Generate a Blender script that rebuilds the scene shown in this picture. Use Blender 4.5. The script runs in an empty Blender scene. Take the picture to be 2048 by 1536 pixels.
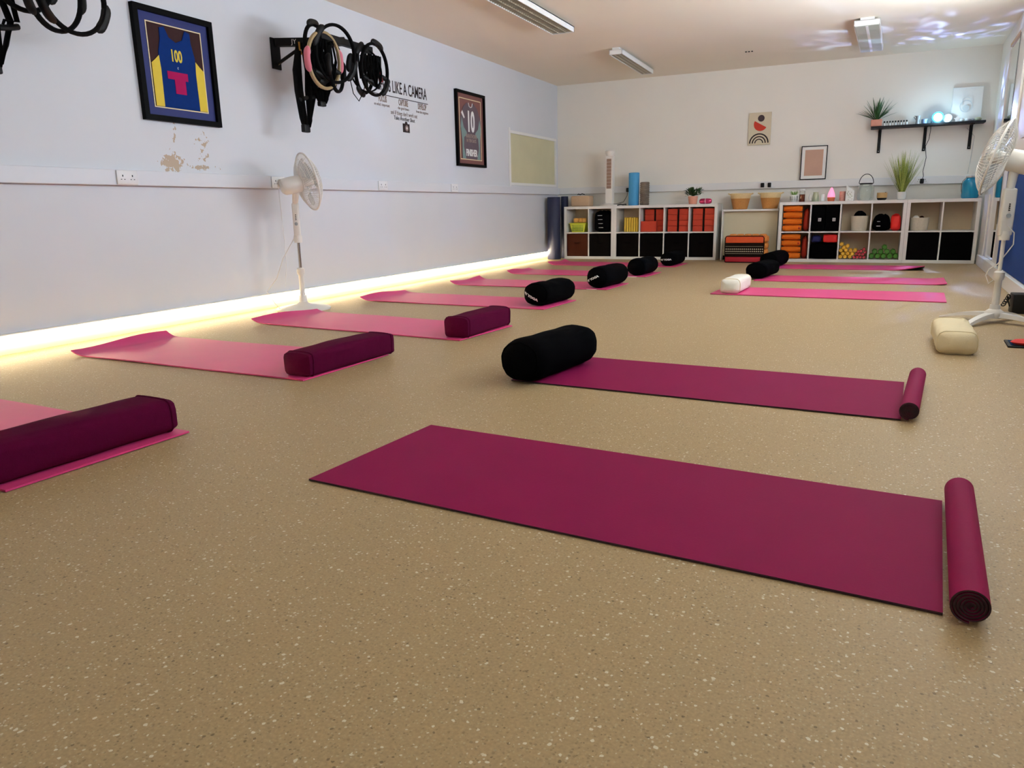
import bpy, bmesh, math, random
from mathutils import Vector, Matrix
PI=math.pi
S=bpy.context.scene
COL=S.collection
rnd=random.Random(7)

# ---------------------------------------------------------------- materials
MATS={}
def mat(name,col,rough=.6,metal=0.,spec=.5,noise=.06,nscale=25.,bump=0.,bscale=200.,emit=None,es=0.,trans=0.,alpha=1.,sheen=0.,coat=0.):
    if name in MATS: return MATS[name]
    m=bpy.data.materials.new(name); m.use_nodes=True; nt=m.node_tree; N=nt.nodes; L=nt.links
    b=N['Principled BSDF']
    tc=N.new('ShaderNodeTexCoord')
    if noise>0:
        no=N.new('ShaderNodeTexNoise'); no.inputs['Scale'].default_value=nscale; no.inputs['Detail'].default_value=3
        L.new(tc.outputs['Object'],no.inputs['Vector'])
        mx=N.new('ShaderNodeMix'); mx.data_type='RGBA'
        mx.inputs[6].default_value=tuple(c*(1-noise) for c in col)+(1,)
        mx.inputs[7].default_value=tuple(min(1,c*(1+noise)) for c in col)+(1,)
        L.new(no.outputs['Fac'],mx.inputs[0]); L.new(mx.outputs[2],b.inputs['Base Color'])
    else: b.inputs['Base Color'].default_value=tuple(col)+(1,)
    b.inputs['Roughness'].default_value=rough; b.inputs['Metallic'].default_value=metal
    b.inputs['Specular IOR Level'].default_value=spec
    b.inputs['Transmission Weight'].default_value=trans; b.inputs['Alpha'].default_value=alpha
    if sheen: b.inputs['Sheen Weight'].default_value=sheen; b.inputs['Sheen Roughness'].default_value=.4
    if coat: b.inputs['Coat Weight'].default_value=coat
    if emit: b.inputs['Emission Color'].default_value=tuple(emit)+(1,); b.inputs['Emission Strength'].default_value=es
    if bump>0:
        n2=N.new('ShaderNodeTexNoise'); n2.inputs['Scale'].default_value=bscale; n2.inputs['Detail'].default_value=4
        L.new(tc.outputs['Object'],n2.inputs['Vector'])
        bp=N.new('ShaderNodeBump'); bp.inputs['Strength'].default_value=bump; bp.inputs['Distance'].default_value=.01
        L.new(n2.outputs['Fac'],bp.inputs['Height']); L.new(bp.outputs['Normal'],b.inputs['Normal'])
    MATS[name]=m; return m
M=lambda n:MATS[n]
WALLC=(.83,.81,.79)
mat('ceiling_paint',(.90,.83,.70),.8,noise=.03,nscale=1.2,bump=.12,bscale=9)  # pale warm tint carries part of the light falling on the ceiling
mat('wall_paint',(.86,.82,.74),.55,noise=.03,nscale=2.,bump=.05,bscale=14)  # warm tint carries the warmer light on the back wall
mat('trunk_plastic',(.80,.79,.78),.35,noise=.01)
mat('white_gloss',(.82,.81,.78),.3,noise=.02)
mat('white_lam',(.80,.78,.74),.4,noise=.02)
mat('shelf_back',(.72,.56,.36),.6,noise=.03)  # warm light inside the cubes is put into this colour
mat('cream_board',(.66,.60,.42),.5,noise=.04,nscale=3)
mat('black_plastic',(.006,.006,.006),.5,spec=.25,noise=.1)
mat('black_metal',(.004,.004,.004),.5,spec=.2,noise=.1)
mat('black_fabric',(.0012,.0012,.0016),.95,spec=.03,noise=.2,nscale=60,bump=.2)
mat('black_wood',(.008,.008,.009),.5,spec=.25,noise=.2)
mat('dark_bin',(.002,.0015,.0015),.9,spec=.04,noise=.2,bump=.1)
mat('brown_bin',(.030,.007,.003),.85,spec=.08,noise=.3,nscale=6,bump=.1)
mat('purple_fabric',(.085,.001,.026),.9,spec=.08,noise=.12,nscale=40,bump=.25,bscale=300)
mat('pink_mat',(.72,.055,.215),.42,spec=.35,noise=.07,nscale=5,bump=.06,bscale=120)
mat('purple_mat',(.25,.004,.068),.7,spec=.12,noise=.07,nscale=5,bump=.08,bscale=200)
mat('mat_edge',(.02,.003,.010),.7,noise=.1)
mat('cream_fabric',(.80,.68,.45),.85,spec=.2,noise=.05,nscale=30,bump=.15,bscale=250)
mat('white_fabric',(.84,.80,.70),.85,spec=.2,noise=.04,nscale=30,bump=.15,bscale=250)
mat('fan_white',(.80,.76,.70),.35,noise=.02)
mat('fan_blade',(.75,.78,.74),.25,noise=.0,trans=.5,alpha=.55)
mat('chrome',(.55,.50,.46),.2,metal=1.,noise=.02)
mat('blue_foam',(.010,.016,.055),.6,noise=.1)
mat('sky_foam',(.055,.32,.62),.55,noise=.05)
mat('grey_foam',(.16,.13,.10),.8,noise=.3,nscale=60,bump=.5,bscale=60)
mat('orange_towel',(.85,.19,.018),.95,spec=.1,noise=.08,nscale=60,bump=.5,bscale=350)
mat('red_block',(.48,.035,.010),.7,noise=.06)
mat('red_bag',(.75,.015,.010),.6,noise=.1)
mat('navy_cloth',(.006,.008,.09),.8,noise=.2)
mat('yellow_block',(.72,.48,.05),.7,noise=.08)
mat('lime_plastic',(.62,.66,.03),.4,noise=.06)
mat('peach_foam',(.80,.42,.10),.7,noise=.1)
mat('yellow_rubber',(.85,.47,.04),.5,noise=.05)
mat('pink_rubber',(.62,.06,.08),.5,noise=.05)
mat('green_rubber',(.07,.24,.02),.5,noise=.05)
mat('wicker',(.60,.27,.07),.8,noise=.25,nscale=90,bump=.8,bscale=120)
mat('jute',(.82,.62,.32),.85,noise=.15,nscale=90,bump=.6,bscale=150)
mat('rope_cream',(.66,.60,.47),.85,noise=.1,nscale=60,bump=.4,bscale=90)
mat('leaf_dark',(.012,.05,.008),.5,noise=.4,nscale=20)
mat('leaf_green',(.03,.11,.025),.45,noise=.3,nscale=20)
mat('leaf_grass',(.18,.35,.05),.5,noise=.3,nscale=20)
mat('pink_pot',(.72,.32,.22),.6,noise=.1)
mat('pink_shiny',(.62,.05,.16),.15,metal=.5,noise=.05)
mat('white_ceramic',(.78,.77,.73),.25,noise=.02)
mat('sage_ceramic',(.42,.44,.30),.35,noise=.05)
mat('amber_glass',(.10,.018,.006),.12,noise=.1)
mat('diffuser_pink',(.9,.30,.45),.4,noise=0,emit=(1.,.22,.40),es=.9)
mat('terracotta',(.70,.16,.06),.6,noise=.1)
mat('card_pink',(.62,.30,.24),.6,noise=.3,nscale=70)
mat('paper',(.85,.84,.80),.7,noise=.02)
mat('glass',(.80,.90,.84),.05,noise=0,trans=.85,alpha=.45)
mat('clear_glass',(.9,.95,.95),.03,noise=0,trans=1.,alpha=.25)
mat('blue_glass',(.01,.30,.50),.08,noise=.03,trans=.15,alpha=1)
mat('wood_pale',(.55,.33,.13),.5,noise=.15,nscale=15)
mat('gold_ring',(.42,.31,.16),.4,noise=.06)
mat('pink_pad',(.72,.20,.26),.6,noise=.06)
mat('red_grip',(.28,.004,.008),.5,noise=.1)
mat('strap',(.003,.003,.003),.8,spec=.1,noise=.2,bump=.2)
mat('brass_strap',(.45,.22,.02),.6,noise=.1)
mat('silver_tag',(.6,.6,.6),.4,metal=.6,noise=.1)
mat('text_white',(.8,.78,.76),.6,noise=0)
mat('text_dark',(.022,.010,.010),.7,noise=0)
mat('text_grey',(.30,.23,.20),.7,noise=0)
mat('frame_black',(.002,.002,.002),.5,spec=.06,noise=.1)
mat('mat_board_blue',(.038,.048,.17),.6,spec=.2,noise=.06)
mat('jersey_blue',(.003,.028,.17),.8,spec=.12,noise=.12,nscale=40)
mat('jersey_yellow',(.75,.55,.03),.6,noise=.06)
mat('jersey_pink',(.42,.010,.10),.8,spec=.15,noise=.06)
mat('maroon_cloth',(.035,.008,.008),.9,noise=.15)
mat('cream_line',(.80,.66,.40),.5,noise=.02)
mat('mauve_board',(.20,.075,.065),.6,noise=.06)
mat('shirt_teal',(.20,.30,.28),.7,noise=.1)
mat('print_cream',(.66,.58,.42),.6,noise=.03)
mat('print_red',(.58,.035,.010),.6,noise=.03)
mat('print_plum',(.045,.024,.030),.6,noise=.03)
mat('print_black',(.020,.006,.005),.6,noise=.03)
mat('print_tan',(.55,.34,.25),.6,noise=.10,nscale=6)
mat('thai_orange',(.72,.09,.018),.75,noise=.1,nscale=30,bump=.2)
mat('thai_side',(.70,.24,.04),.75,noise=.2,nscale=20)
mat('thai_red',(.42,.008,.020),.75,noise=.1,nscale=30,bump=.2)
mat('thai_black',(.012,.005,.003),.85,spec=.1,noise=.2,nscale=80)
mat('thai_cream',(.72,.60,.40),.8,noise=.2,nscale=80)
mat('stone_white',(.72,.72,.70),.4,noise=.1,nscale=40)
mat('mug_grey',(.36,.38,.40),.4,noise=.1)
mat('mug_blue',(.22,.32,.50),.4,noise=.1)
mat('lamp_glow',(.7,.95,1.),.4,noise=0,emit=(.16,.80,1.),es=14)
mat('lamp_ring',(.02,.30,.55),.3,noise=0,emit=(.02,.45,.9),es=2.0)
mat('led',(1,1,1),.5,noise=0,emit=(1.,.95,.86),es=1.7)
mat('louvre_metal',(.62,.56,.44),.3,metal=.5,noise=.05)
mat('diffuser',(.42,.45,.38),.3,noise=.08,nscale=30)
mat('frosted',(.62,.58,.36),.35,noise=.12,nscale=2.5)
mat('mirror',(.92,.93,.92),.01,metal=1.,noise=0)
mat('blue_board',(.006,.038,.19),.6,spec=.08,noise=.12,nscale=2)
mat('tablet_screen',(.02,.06,.08),.08,noise=.05)

def voronoi_floor():
    m=bpy.data.materials.new('vinyl_floor'); m.use_nodes=True; nt=m.node_tree; N=nt.nodes; L=nt.links
    b=N['Principled BSDF']; tc=N.new('ShaderNodeTexCoord')
    base=(.43,.305,.160,1)
    def mix(f,a,bb):
        x=N.new('ShaderNodeMix'); x.data_type='RGBA'
        if isinstance(f,float): x.inputs[0].default_value=f
        else: L.new(f,x.inputs[0])
        for s,v in ((6,a),(7,bb)):
            if isinstance(v,tuple): x.inputs[s].default_value=v
            else: L.new(v,x.inputs[s])
        return x.outputs[2]
    def math_(op,a,v,c=None):
        x=N.new('ShaderNodeMath'); x.operation=op
        for i,w in enumerate((a,v) if c is None else (a,v,c)):
            if isinstance(w,(int,float)): x.inputs[i].default_value=w
            else: L.new(w,x.inputs[i])
        return x.outputs[0]
    def fleck(scale,prob,size,warp,off):
        mp=N.new('ShaderNodeMapping'); mp.inputs['Location'].default_value=(off,off*.7,0); L.new(tc.outputs['Object'],mp.inputs['Vector'])
        nz=N.new('ShaderNodeTexNoise'); nz.inputs['Scale'].default_value=scale*1.3; L.new(mp.outputs[0],nz.inputs['Vector'])
        ad=N.new('ShaderNodeVectorMath'); ad.operation='MULTIPLY_ADD'; ad.inputs[1].default_value=(warp,warp,0); L.new(nz.outputs['Color'],ad.inputs[0]); L.new(mp.outputs[0],ad.inputs[2])
        v=N.new('ShaderNodeTexVoronoi'); v.inputs['Scale'].default_value=scale; v.voronoi_dimensions='2D'; L.new(ad.outputs[0],v.inputs['Vector'])
        sep=N.new('ShaderNodeSeparateColor'); L.new(v.outputs['Color'],sep.inputs[0])
        pick=math_('LESS_THAN',sep.outputs[0],prob)
        sz=math_('MULTIPLY_ADD',sep.outputs[1],size,size*.35)
        near=math_('LESS_THAN',v.outputs['Distance'],sz)
        return math_('MULTIPLY',pick,near)
    nb=N.new('ShaderNodeTexNoise'); nb.inputs['Scale'].default_value=170; nb.inputs['Detail'].default_value=3; L.new(tc.outputs['Object'],nb.inputs['Vector'])
    c=mix(nb.outputs['Fac'],tuple(x*.72 for x in base[:3])+(1,),tuple(x*1.28 for x in base[:3])+(1,))
    c=mix(math_('MULTIPLY',fleck(150,.28,.28,.004,3.1),.45),c,(.20,.14,.075,1))
    c=mix(math_('MULTIPLY',fleck(190,.22,.28,.003,9.1),.4),c,(.55,.47,.30,1))
    c=mix(math_('MULTIPLY',fleck(110,.05,.24,.005,5.3),.6),c,(.09,.06,.03,1))
    c=mix(math_('MULTIPLY',fleck(92,.085,.24,.007,1.7),.85),c,(.74,.69,.54,1))
    c=mix(math_('MULTIPLY',fleck(150,.09,.27,.004,7.7),.7),c,(.68,.62,.45,1))
    L.new(c,b.inputs['Base Color'])
    b.inputs['Roughness'].default_value=.46; b.inputs['Specular IOR Level'].default_value=.26
    n2=N.new('ShaderNodeTexNoise'); n2.inputs['Scale'].default_value=3.5; n2.inputs['Detail'].default_value=5; L.new(tc.outputs['Object'],n2.inputs['Vector'])
    bp=N.new('ShaderNodeBump'); bp.inputs['Strength'].default_value=.05; bp.inputs['Distance'].default_value=.02
    L.new(n2.outputs['Fac'],bp.inputs['Height']); L.new(bp.outputs['Normal'],b.inputs['Normal'])
    MATS['vinyl_floor']=m
voronoi_floor()

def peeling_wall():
    m=mat('wall_paint_dimmed',(.68,.69,.72),.5,noise=.03,nscale=2.,bump=.05,bscale=14)  # base darker and cooler than the other walls, in place of weaker light here
    nt=m.node_tree; N=nt.nodes; L=nt.links; b=N['Principled BSDF']; tc=[n for n in N if n.type=='TEX_COORD'][0]
    src=b.inputs['Base Color'].links[0].from_socket
    sep=N.new('ShaderNodeSeparateXYZ'); L.new(tc.outputs['Object'],sep.inputs[0])
    def mm(op,a,v):
        x=N.new('ShaderNodeMath'); x.operation=op
        for i,w in enumerate((a,v)):
            if isinstance(w,(int,float)): x.inputs[i].default_value=w
            else: L.new(w,x.inputs[i])
        return x.outputs[0]
    def blob(cy,cz,ry,rz):   # soft falloff round a patch of flaked paint
        a=mm('DIVIDE',mm('SUBTRACT',sep.outputs['Y'],cy),ry); c=mm('DIVIDE',mm('SUBTRACT',sep.outputs['Z'],cz),rz)
        d=mm('SQRT',mm('ADD',mm('MULTIPLY',a,a),mm('MULTIPLY',c,c)),0)
        return mm('MAXIMUM',mm('SUBTRACT',1,d),0)
    f=mm('MAXIMUM',blob(3.84,1.11,.16,.12),mm('MULTIPLY',blob(4.12,1.22,.13,.22),.62))
    f=mm('MAXIMUM',f,mm('MULTIPLY',blob(4.08,1.085,.24,.035),.8)); f=mm('MAXIMUM',f,mm('MULTIPLY',blob(3.88,1.30,.07,.12),.55))
    n1=N.new('ShaderNodeTexNoise'); n1.inputs['Scale'].default_value=36; n1.inputs['Detail'].default_value=6; L.new(tc.outputs['Object'],n1.inputs['Vector'])
    t=mm('GREATER_THAN',mm('ADD',mm('MULTIPLY',f,.55),n1.outputs['Fac']),.80)
    t=mm('MULTIPLY',t,mm('GREATER_THAN',f,.02))
    x=N.new('ShaderNodeMix'); x.data_type='RGBA'; L.new(t,x.inputs[0]); L.new(src,x.inputs[6]); x.inputs[7].default_value=(.50,.38,.27,1)
    L.new(x.outputs[2],b.inputs['Base Color'])
peeling_wall()

# ---------------------------------------------------------------- mesh helper
class MB:
    def __init__(s): s.bm=bmesh.new()
    def _add(s,vs,fs):
        v=[s.bm.verts.new(p) for p in vs]
        for f in fs:
            try: s.bm.faces.new([v[i] for i in f])
            except ValueError: pass
        return v
    def box(s,x0,x1,y0,y1,z0,z1,bev=0.,mtx=None,seg=2):
        b=bmesh.new(); bmesh.ops.create_cube(b,size=1)
        for v in b.verts: v.co=Vector(((x0+x1)/2+v.co.x*(x1-x0),(y0+y1)/2+v.co.y*(y1-y0),(z0+z1)/2+v.co.z*(z1-z0)))
        if bev>0: bmesh.ops.bevel(b,geom=b.edges[:],offset=bev,segments=seg,affect='EDGES',profile=.5)
        if mtx: bmesh.ops.transform(b,matrix=mtx,verts=b.verts)
        s.merge(b); return s
    def merge(s,b):
        b.verts.index_update(); vs=[v.co.copy() for v in b.verts]; fs=[[v.index for v in f.verts] for f in b.faces]; b.free(); s._add(vs,fs)
    def lathe(s,prof,n=24,mtx=None,cap=True):
        vs=[];fs=[]; k=len(prof)
        for i in range(n):
            a=2*PI*i/n
            for r,z in prof: vs.append(Vector((r*math.cos(a),r*math.sin(a),z)))
        for i in range(n):
            j=(i+1)%n
            for q in range(k-1): fs.append((i*k+q,j*k+q,j*k+q+1,i*k+q+1))
        if cap:
            if prof[0][0]>1e-6: fs.append(tuple(i*k for i in reversed(range(n))))
            if prof[-1][0]>1e-6: fs.append(tuple(i*k+k-1 for i in range(n)))
        if mtx: vs=[mtx@v for v in vs]
        s._add(vs,fs); return s
    def cyl(s,a,b,r,r2=None,n=16):
        a=Vector(a);b=Vector(b);d=b-a;q=d.to_track_quat('Z','Y').to_matrix().to_4x4()
        return s.lathe([(r,0),(r if r2 is None else r2,d.length)],n,Matrix.Translation(a)@q)
    def tube(s,pts,r,n=8,closed=False,flat=1.,up=None):
        pts=[Vector(p) for p in pts]; m=len(pts); vs=[];fs=[]
        prev=None
        for i,p in enumerate(pts):
            if closed: t=(pts[(i+1)%m]-pts[i-1])
            else: t=pts[min(i+1,m-1)]-pts[max(i-1,0)]
            t.normalize()
            if prev is None:
                u=Vector(up) if up else (Vector((0,0,1)) if abs(t.z)<.9 else Vector((1,0,0)))
                u=(u-t*u.dot(t)).normalized()
            else: u=(prev-t*prev.dot(t)).normalized()
            prev=u; w=t.cross(u)
            rr=r[i] if isinstance(r,(list,tuple)) else r
            for k in range(n):
                a=2*PI*k/n; vs.append(p+u*(math.cos(a)*rr)+w*(math.sin(a)*rr*flat))
        for i in range(m if closed else m-1):
            j=(i+1)%m
            for k in range(n): fs.append((i*n+k,i*n+(k+1)%n,j*n+(k+1)%n,j*n+k))
        if not closed: fs.append(tuple(range(n))[::-1]); fs.append(tuple((m-1)*n+k for k in range(n)))
        s._add(vs,fs); return s
    def prism(s,pts,z0,z1,axis='z'):      # polygon (x,y) extruded; axis 'y': polygon in xz extruded from y=z0 to z1
        n=len(pts)
        if axis=='z': vs=[(x,y,z0) for x,y in pts]+[(x,y,z1) for x,y in pts]
        elif axis=='y': vs=[(x,z0,y) for x,y in pts]+[(x,z1,y) for x,y in pts]
        else: vs=[(z0,x,y) for x,y in pts]+[(z1,x,y) for x,y in pts]
        fs=[tuple(range(n))[::-1],tuple(range(n,2*n))]+[(i,(i+1)%n,n+(i+1)%n,n+i) for i in range(n)]
        s._add([Vector(v) for v in vs],fs); return s
    def frame(s,x0,x1,z0,z1,w,y0,y1):     # rectangular picture frame facing -y
        s.box(x0,x1,y0,y1,z1-w,z1); s.box(x0,x1,y0,y1,z0,z0+w)
        s.box(x0,x0+w,y0,y1,z0+w,z1-w); s.box(x1-w,x1,y0,y1,z0+w,z1-w); return s
    def loft(s,rings,cap=True):
        n=len(rings[0]); vs=[Vector(p) for r in rings for p in r]; fs=[]
        for i in range(len(rings)-1):
            for k in range(n): fs.append((i*n+k,i*n+(k+1)%n,(i+1)*n+(k+1)%n,(i+1)*n+k))
        if cap: fs.append(tuple(range(n))[::-1]); fs.append(tuple((len(rings)-1)*n+k for k in range(n)))
        s._add(vs,fs); return s
    def build(s,name,m,parent=None,smooth=False,label=None,xf=None):
        if xf: bmesh.ops.transform(s.bm,matrix=xf,verts=s.bm.verts)
        bmesh.ops.recalc_face_normals(s.bm,faces=s.bm.faces)
        me=bpy.data.meshes.new(name); s.bm.to_mesh(me); s.bm.free()
        me.materials.append(M(m) if isinstance(m,str) else m)
        if smooth:
            for p in me.polygons: p.use_smooth=True
            try: me.set_sharp_from_angle(angle=math.radians(42))
            except Exception: pass
        o=bpy.data.objects.new(name,me); COL.objects.link(o)
        if parent: o.parent=parent
        if label: o['label']=label
        return o

def thing(name,label,cat,loc=(0,0,0),rz=0.,group=None):
    o=bpy.data.objects.new(name,None); COL.objects.link(o); o.empty_display_size=.1
    o.location=loc; o.rotation_euler=(0,0,rz); o['label']=label; o['category']=cat
    if group: o['group']=group
    return o
def tag(o,label,cat,group=None):
    o['label']=label; o['category']=cat
    if group: o['group']=group
    return o
def struct(o): o['kind']='structure'; return o
def dup(root,loc=None,rz=None,label=None,group=None):
    r=root.copy(); COL.objects.link(r)
    if loc is not None: r.location=loc
    if rz is not None: r.rotation_euler=(0,0,rz)
    if label: r['label']=label
    if group: r['group']=group
    for ch in list(root.children):
        c=ch.copy(); COL.objects.link(c); c.parent=r
        for g in list(ch.children):
            d=g.copy(); COL.objects.link(d); d.parent=c
    return r
def text(name,s,size,m,parent,loc,sx=1.,rot=None,bold=0.,ext=.0008,align='CENTER'):
    cu=bpy.data.curves.new(name,'FONT'); cu.body=s; cu.size=size; cu.align_x=align; cu.align_y='CENTER'; cu.extrude=ext; cu.offset=bold; cu.resolution_u=3
    t=bpy.data.objects.new(name,cu); COL.objects.link(t)
    bpy.context.view_layer.update(); dg=bpy.context.evaluated_depsgraph_get()
    me=bpy.data.meshes.new_from_object(t.evaluated_get(dg)); bpy.data.objects.remove(t); bpy.data.curves.remove(cu)
    me.transform(Matrix.LocRotScale(Vector(loc),(rot or Matrix.Rotation(PI/2,3,'X')).to_quaternion() if rot is None or isinstance(rot,Matrix) else rot,None)@Matrix.Diagonal((sx,1,1,1)))
    me.materials.clear(); me.materials.append(M(m))
    o=bpy.data.objects.new(name,me); COL.objects.link(o)
    if parent: o.parent=parent
    return o
def arc(cx,cz,r,a0,a1,n=20): return [(cx+r*math.cos(a0+(a1-a0)*i/n),cz+r*math.sin(a0+(a1-a0)*i/n)) for i in range(n+1)]

# ---------------------------------------------------------------- room shell
XL,YB,ZC=-4.375,11.016,2.524
YF=-3.0
ANG=math.atan(.036)
def xr(y): return 1.276-.036*(11.016-y)
XRF=xr(YF)
f=MB(); f.prism([(XL-.2,YF-.2),(2.2,YF-.2),(2.2,YB+.2),(XL-.2,YB+.2)],-.1,0); struct(f.build('floor','vinyl_floor'))
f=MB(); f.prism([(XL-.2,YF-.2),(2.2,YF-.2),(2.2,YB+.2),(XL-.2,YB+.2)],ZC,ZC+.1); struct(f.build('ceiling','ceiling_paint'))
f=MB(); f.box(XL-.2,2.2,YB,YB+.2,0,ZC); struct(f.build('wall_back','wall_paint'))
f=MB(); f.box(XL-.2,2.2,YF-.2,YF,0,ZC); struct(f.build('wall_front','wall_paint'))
# left wall with an opening for the frosted hatch window
f=MB()
WY0,WY1,WZ0,WZ1=9.285,10.945,1.058,1.762
f.box(XL-.2,XL,YF,WY0,0,ZC); f.box(XL-.2,XL,WY1,YB,0,ZC); f.box(XL-.2,XL,WY0,WY1,0,WZ0); f.box(XL-.2,XL,WY0,WY1,WZ1,ZC)
struct(f.build('wall_left','wall_paint_dimmed'))
w=bpy.data.objects.new('window_1',None); COL.objects.link(w); w.location=(XL,(WY0+WY1)/2,(WZ0+WZ1)/2); w.rotation_euler=(0,0,PI/2); struct(w)
a=(WY1-WY0)/2; b=(WZ1-WZ0)/2
g=MB(); g.frame(-a+.001,a-.001,-b+.001,b-.001,.035,-.008,.03); g.box(-a-.03,-a+.02,-.014,-.001,-b-.02,b+.03)
g.build('window_frame','white_gloss',w)
g=MB(); g.box(-a+.03,a-.03,.012,.02,-b+.03,b-.03); g.build('pane','frosted',w)

# right wall, built along its own axis (u = distance from the back corner toward the camera)
RW=Matrix.Translation((xr(YB),YB,0))@Matrix.Rotation(-PI/2-math.atan(.036)*1.,4,'Z')
# local x runs toward the camera, local -y faces the room
def build_r(mb,name,m,parent=None,smooth=False): return mb.build(name,m,parent,smooth,xf=RW)
LEN=14.3
WIN=[(3.15,5.55),(6.1,8.3),(9.2,11.3)]  # third opening is unseen, added to light the near floor
wz0,wz1=1.28,2.26
g=MB(); g.box(-.1,LEN,.0,.25,0,wz0); g.box(-.1,LEN,.0,.25,wz1,ZC)
e=-.1
for x0,x1 in WIN: g.box(e,x0,.0,.25,wz0,wz1); e=x1
g.box(e,LEN,.0,.25,wz0,wz1)
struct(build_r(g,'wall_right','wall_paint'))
for i,(x0,x1) in enumerate(WIN):
    w=bpy.data.objects.new('window_%d'%(i+2),None); COL.objects.link(w); struct(w)
    g=MB(); g.frame(x0+.001,x1-.001,wz0+.001,wz1-.001,.05,.06,.12)
    n=3
    for k in range(1,n): xx=x0+(x1-x0)*k/n; g.box(xx-.025,xx+.025,.065,.115,wz0+.05,wz1-.05)
    build_r(g,'window_frame','white_gloss',w)
    g=MB(); g.box(x0+.05,x1-.05,.085,.09,wz0+.05,wz1-.05); build_r(g,'pane','clear_glass',w)
    g=MB(); g.box(x0-.04,x1+.04,-.04,.06,wz0-.03,wz0); build_r(g,'window_sill','white_gloss',w)
# skirting duct along the right wall
g=MB(); g.box(.66,12.5,-.062,-.001,.0,.118,bev=.006); struct(build_r(g,'baseboard_right','white_gloss'))
# white posts either side of the mirror
g=MB(); g.box(.66,1.15,-.02,-.001,.12,2.275); struct(build_r(g,'trim_1','white_gloss'))
g=MB(); g.box(1.985,2.42,-.02,-.001,.12,2.40,bev=.003); struct(build_r(g,'trim_2','white_gloss'))

# trunking on left and back walls
g=MB(); g.box(XL,XL+.05,YF,YB,.947,1.043,bev=.004); struct(g.build('trim_3',mat('trunk_cool',(.70,.71,.745),.4,noise=.01)))  # darker, cooler copy of the back trunking's plastic, for dimmer light along this wall
g=MB(); g.box(XL+.05,xr(YB)-.002,YB-.05,YB,.947,1.043,bev=.004); struct(g.build('trim_4','trunk_plastic'))
# skirting on left wall
g=MB(); g.box(XL,XL+.012,YF,YB-.3,.0,.078,bev=.003); struct(g.build('baseboard_left',mat('skirting_cream',(.60,.56,.47),.5,noise=.03)))

# LED light strip fixed over the skirting
t=thing('light_strip','long glowing white strip light along the foot of the long white wall','strip light',(XL,0,0))
g=MB(); g.box(.001,.027,-2.8,10.72,.112,.119); g.box(.001,.006,-2.8,10.72,.079,.112); g.build('channel','white_gloss',t)
g=MB(); g.box(.008,.021,-2.78,10.66,.086,.106,bev=.003)
g.build('glowing_tube','led',t)
g=MB(); g.box(.007,.024,10.665,10.70,.081,.110); g.build('end_cap','black_plastic',t)

# mirror on the right wall
t=thing('wall_mirror','tall mirror between white posts reflecting the cube shelves and blue jar','mirror')
g=MB(); g.box(1.152,1.983,-.012,-.001,.125,2.30); build_r(g,'mirror_glass','mirror',t)
g=MB(); g.box(1.955,1.971,-.024,-.013,.125,2.33); build_r(g,'edging','white_gloss',t)
g=MB(); g.box(1.152,1.954,-.024,-.013,2.30,2.33); build_r(g,'header','wood_pale',t)
g=MB(); g.box(1.972,1.984,-.026,-.0245,.5,2.30); build_r(g,'seal','frame_black',t)
t=thing('wall_board','deep blue board fixed low on the wall behind the white pedestal fan','board')
g=MB(); g.box(2.425,7.4,-.03,-.001,.122,1.02,bev=.004); build_r(g,'board_face','blue_board',t)
g=MB(); g.box(2.425,7.4,-.036,-.001,1.021,1.045); build_r(g,'top_rail','white_gloss',t)
# thin white offcut board between shelf and mirror
t=tag(MB().box(1.207,1.221,10.05,10.43,0,.80,bev=.002).build('offcut_board','white_lam'),'narrow white board stood on edge between the last cube unit and the mirror','board')

# ---------------------------------------------------------------- sockets
def socket(name,label,loc,rz,double=True,plugs=0,group=None,patch=None):
    t=thing(name,label,'socket',loc,rz,group)
    w=.075 if double else .045
    MB().box(-w,w,-.010,0,-.044,.044,bev=.004).build('faceplate','trunk_plastic',t,True)
    for c in ((-.035,.035) if double else (0,)):
        g=MB(); g.box(c-.003,c+.003,-.0115,-.0095,.004,.016); g.box(c-.016,c-.008,-.0115,-.0095,-.014,-.010); g.box(c+.008,c+.016,-.0115,-.0095,-.014,-.010)
        g.build('pin_slot','black_plastic',t)
    return t
s1=socket('wall_socket','white double wall socket in the trunking below the larger framed vest',(XL+.051,3.42,.995),PI/2,group=None)
def sockets(): pass
s2=dup(s1,(XL+.051,4.80,.995),label='white double wall socket in the trunking just beside the white fan motor')
s3=dup(s1,(XL+.051,6.26,.995),label='white wall socket in the trunking past the fan, under the camera quote')
s4=dup(s1,(XL+.051,7.68,.995),label='white wall socket in the trunking under the smaller framed shirt')
s5=dup(s1,(-1.30,YB-.051,.995),0,label='white double socket holding two black plugs above the wicker baskets')
s6=dup(s1,(.57,YB-.051,.995),0,label='white socket feeding the glowing blue lamp beside the striped grass')
s7=dup(s1,(-3.22,YB-.051,.995),0,label='white socket half hidden behind the light blue roll')
def plug(label,loc,cable=None):
    t=thing('power_plug',label,'plug',loc)
    MB().box(-.022,.022,-.035,0,-.03,.03,bev=.008).build('plug_body','black_plastic',t,True)
    if cable: MB().tube(cable,.0035,6).build('cable','black_plastic',t,True)
    return t
plug('black plug, first of the two in the double socket above the baskets',(-1.345,YB-.062,.995))
plug('black plug, second of the two in the double socket above the baskets',(-1.255,YB-.062,.995))
plug('black plug with a thin cable rising to the glowing blue lamp',(.57,YB-.062,.985),[(0,-.03,.01),(.01,-.035,.06),(-.0,-.02,.12),(.02,-.02,.28),(.0,-.015,.42),(.03,-.02,.50),(.035,-.06,.60),(.03,-.10,.70)])
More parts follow.
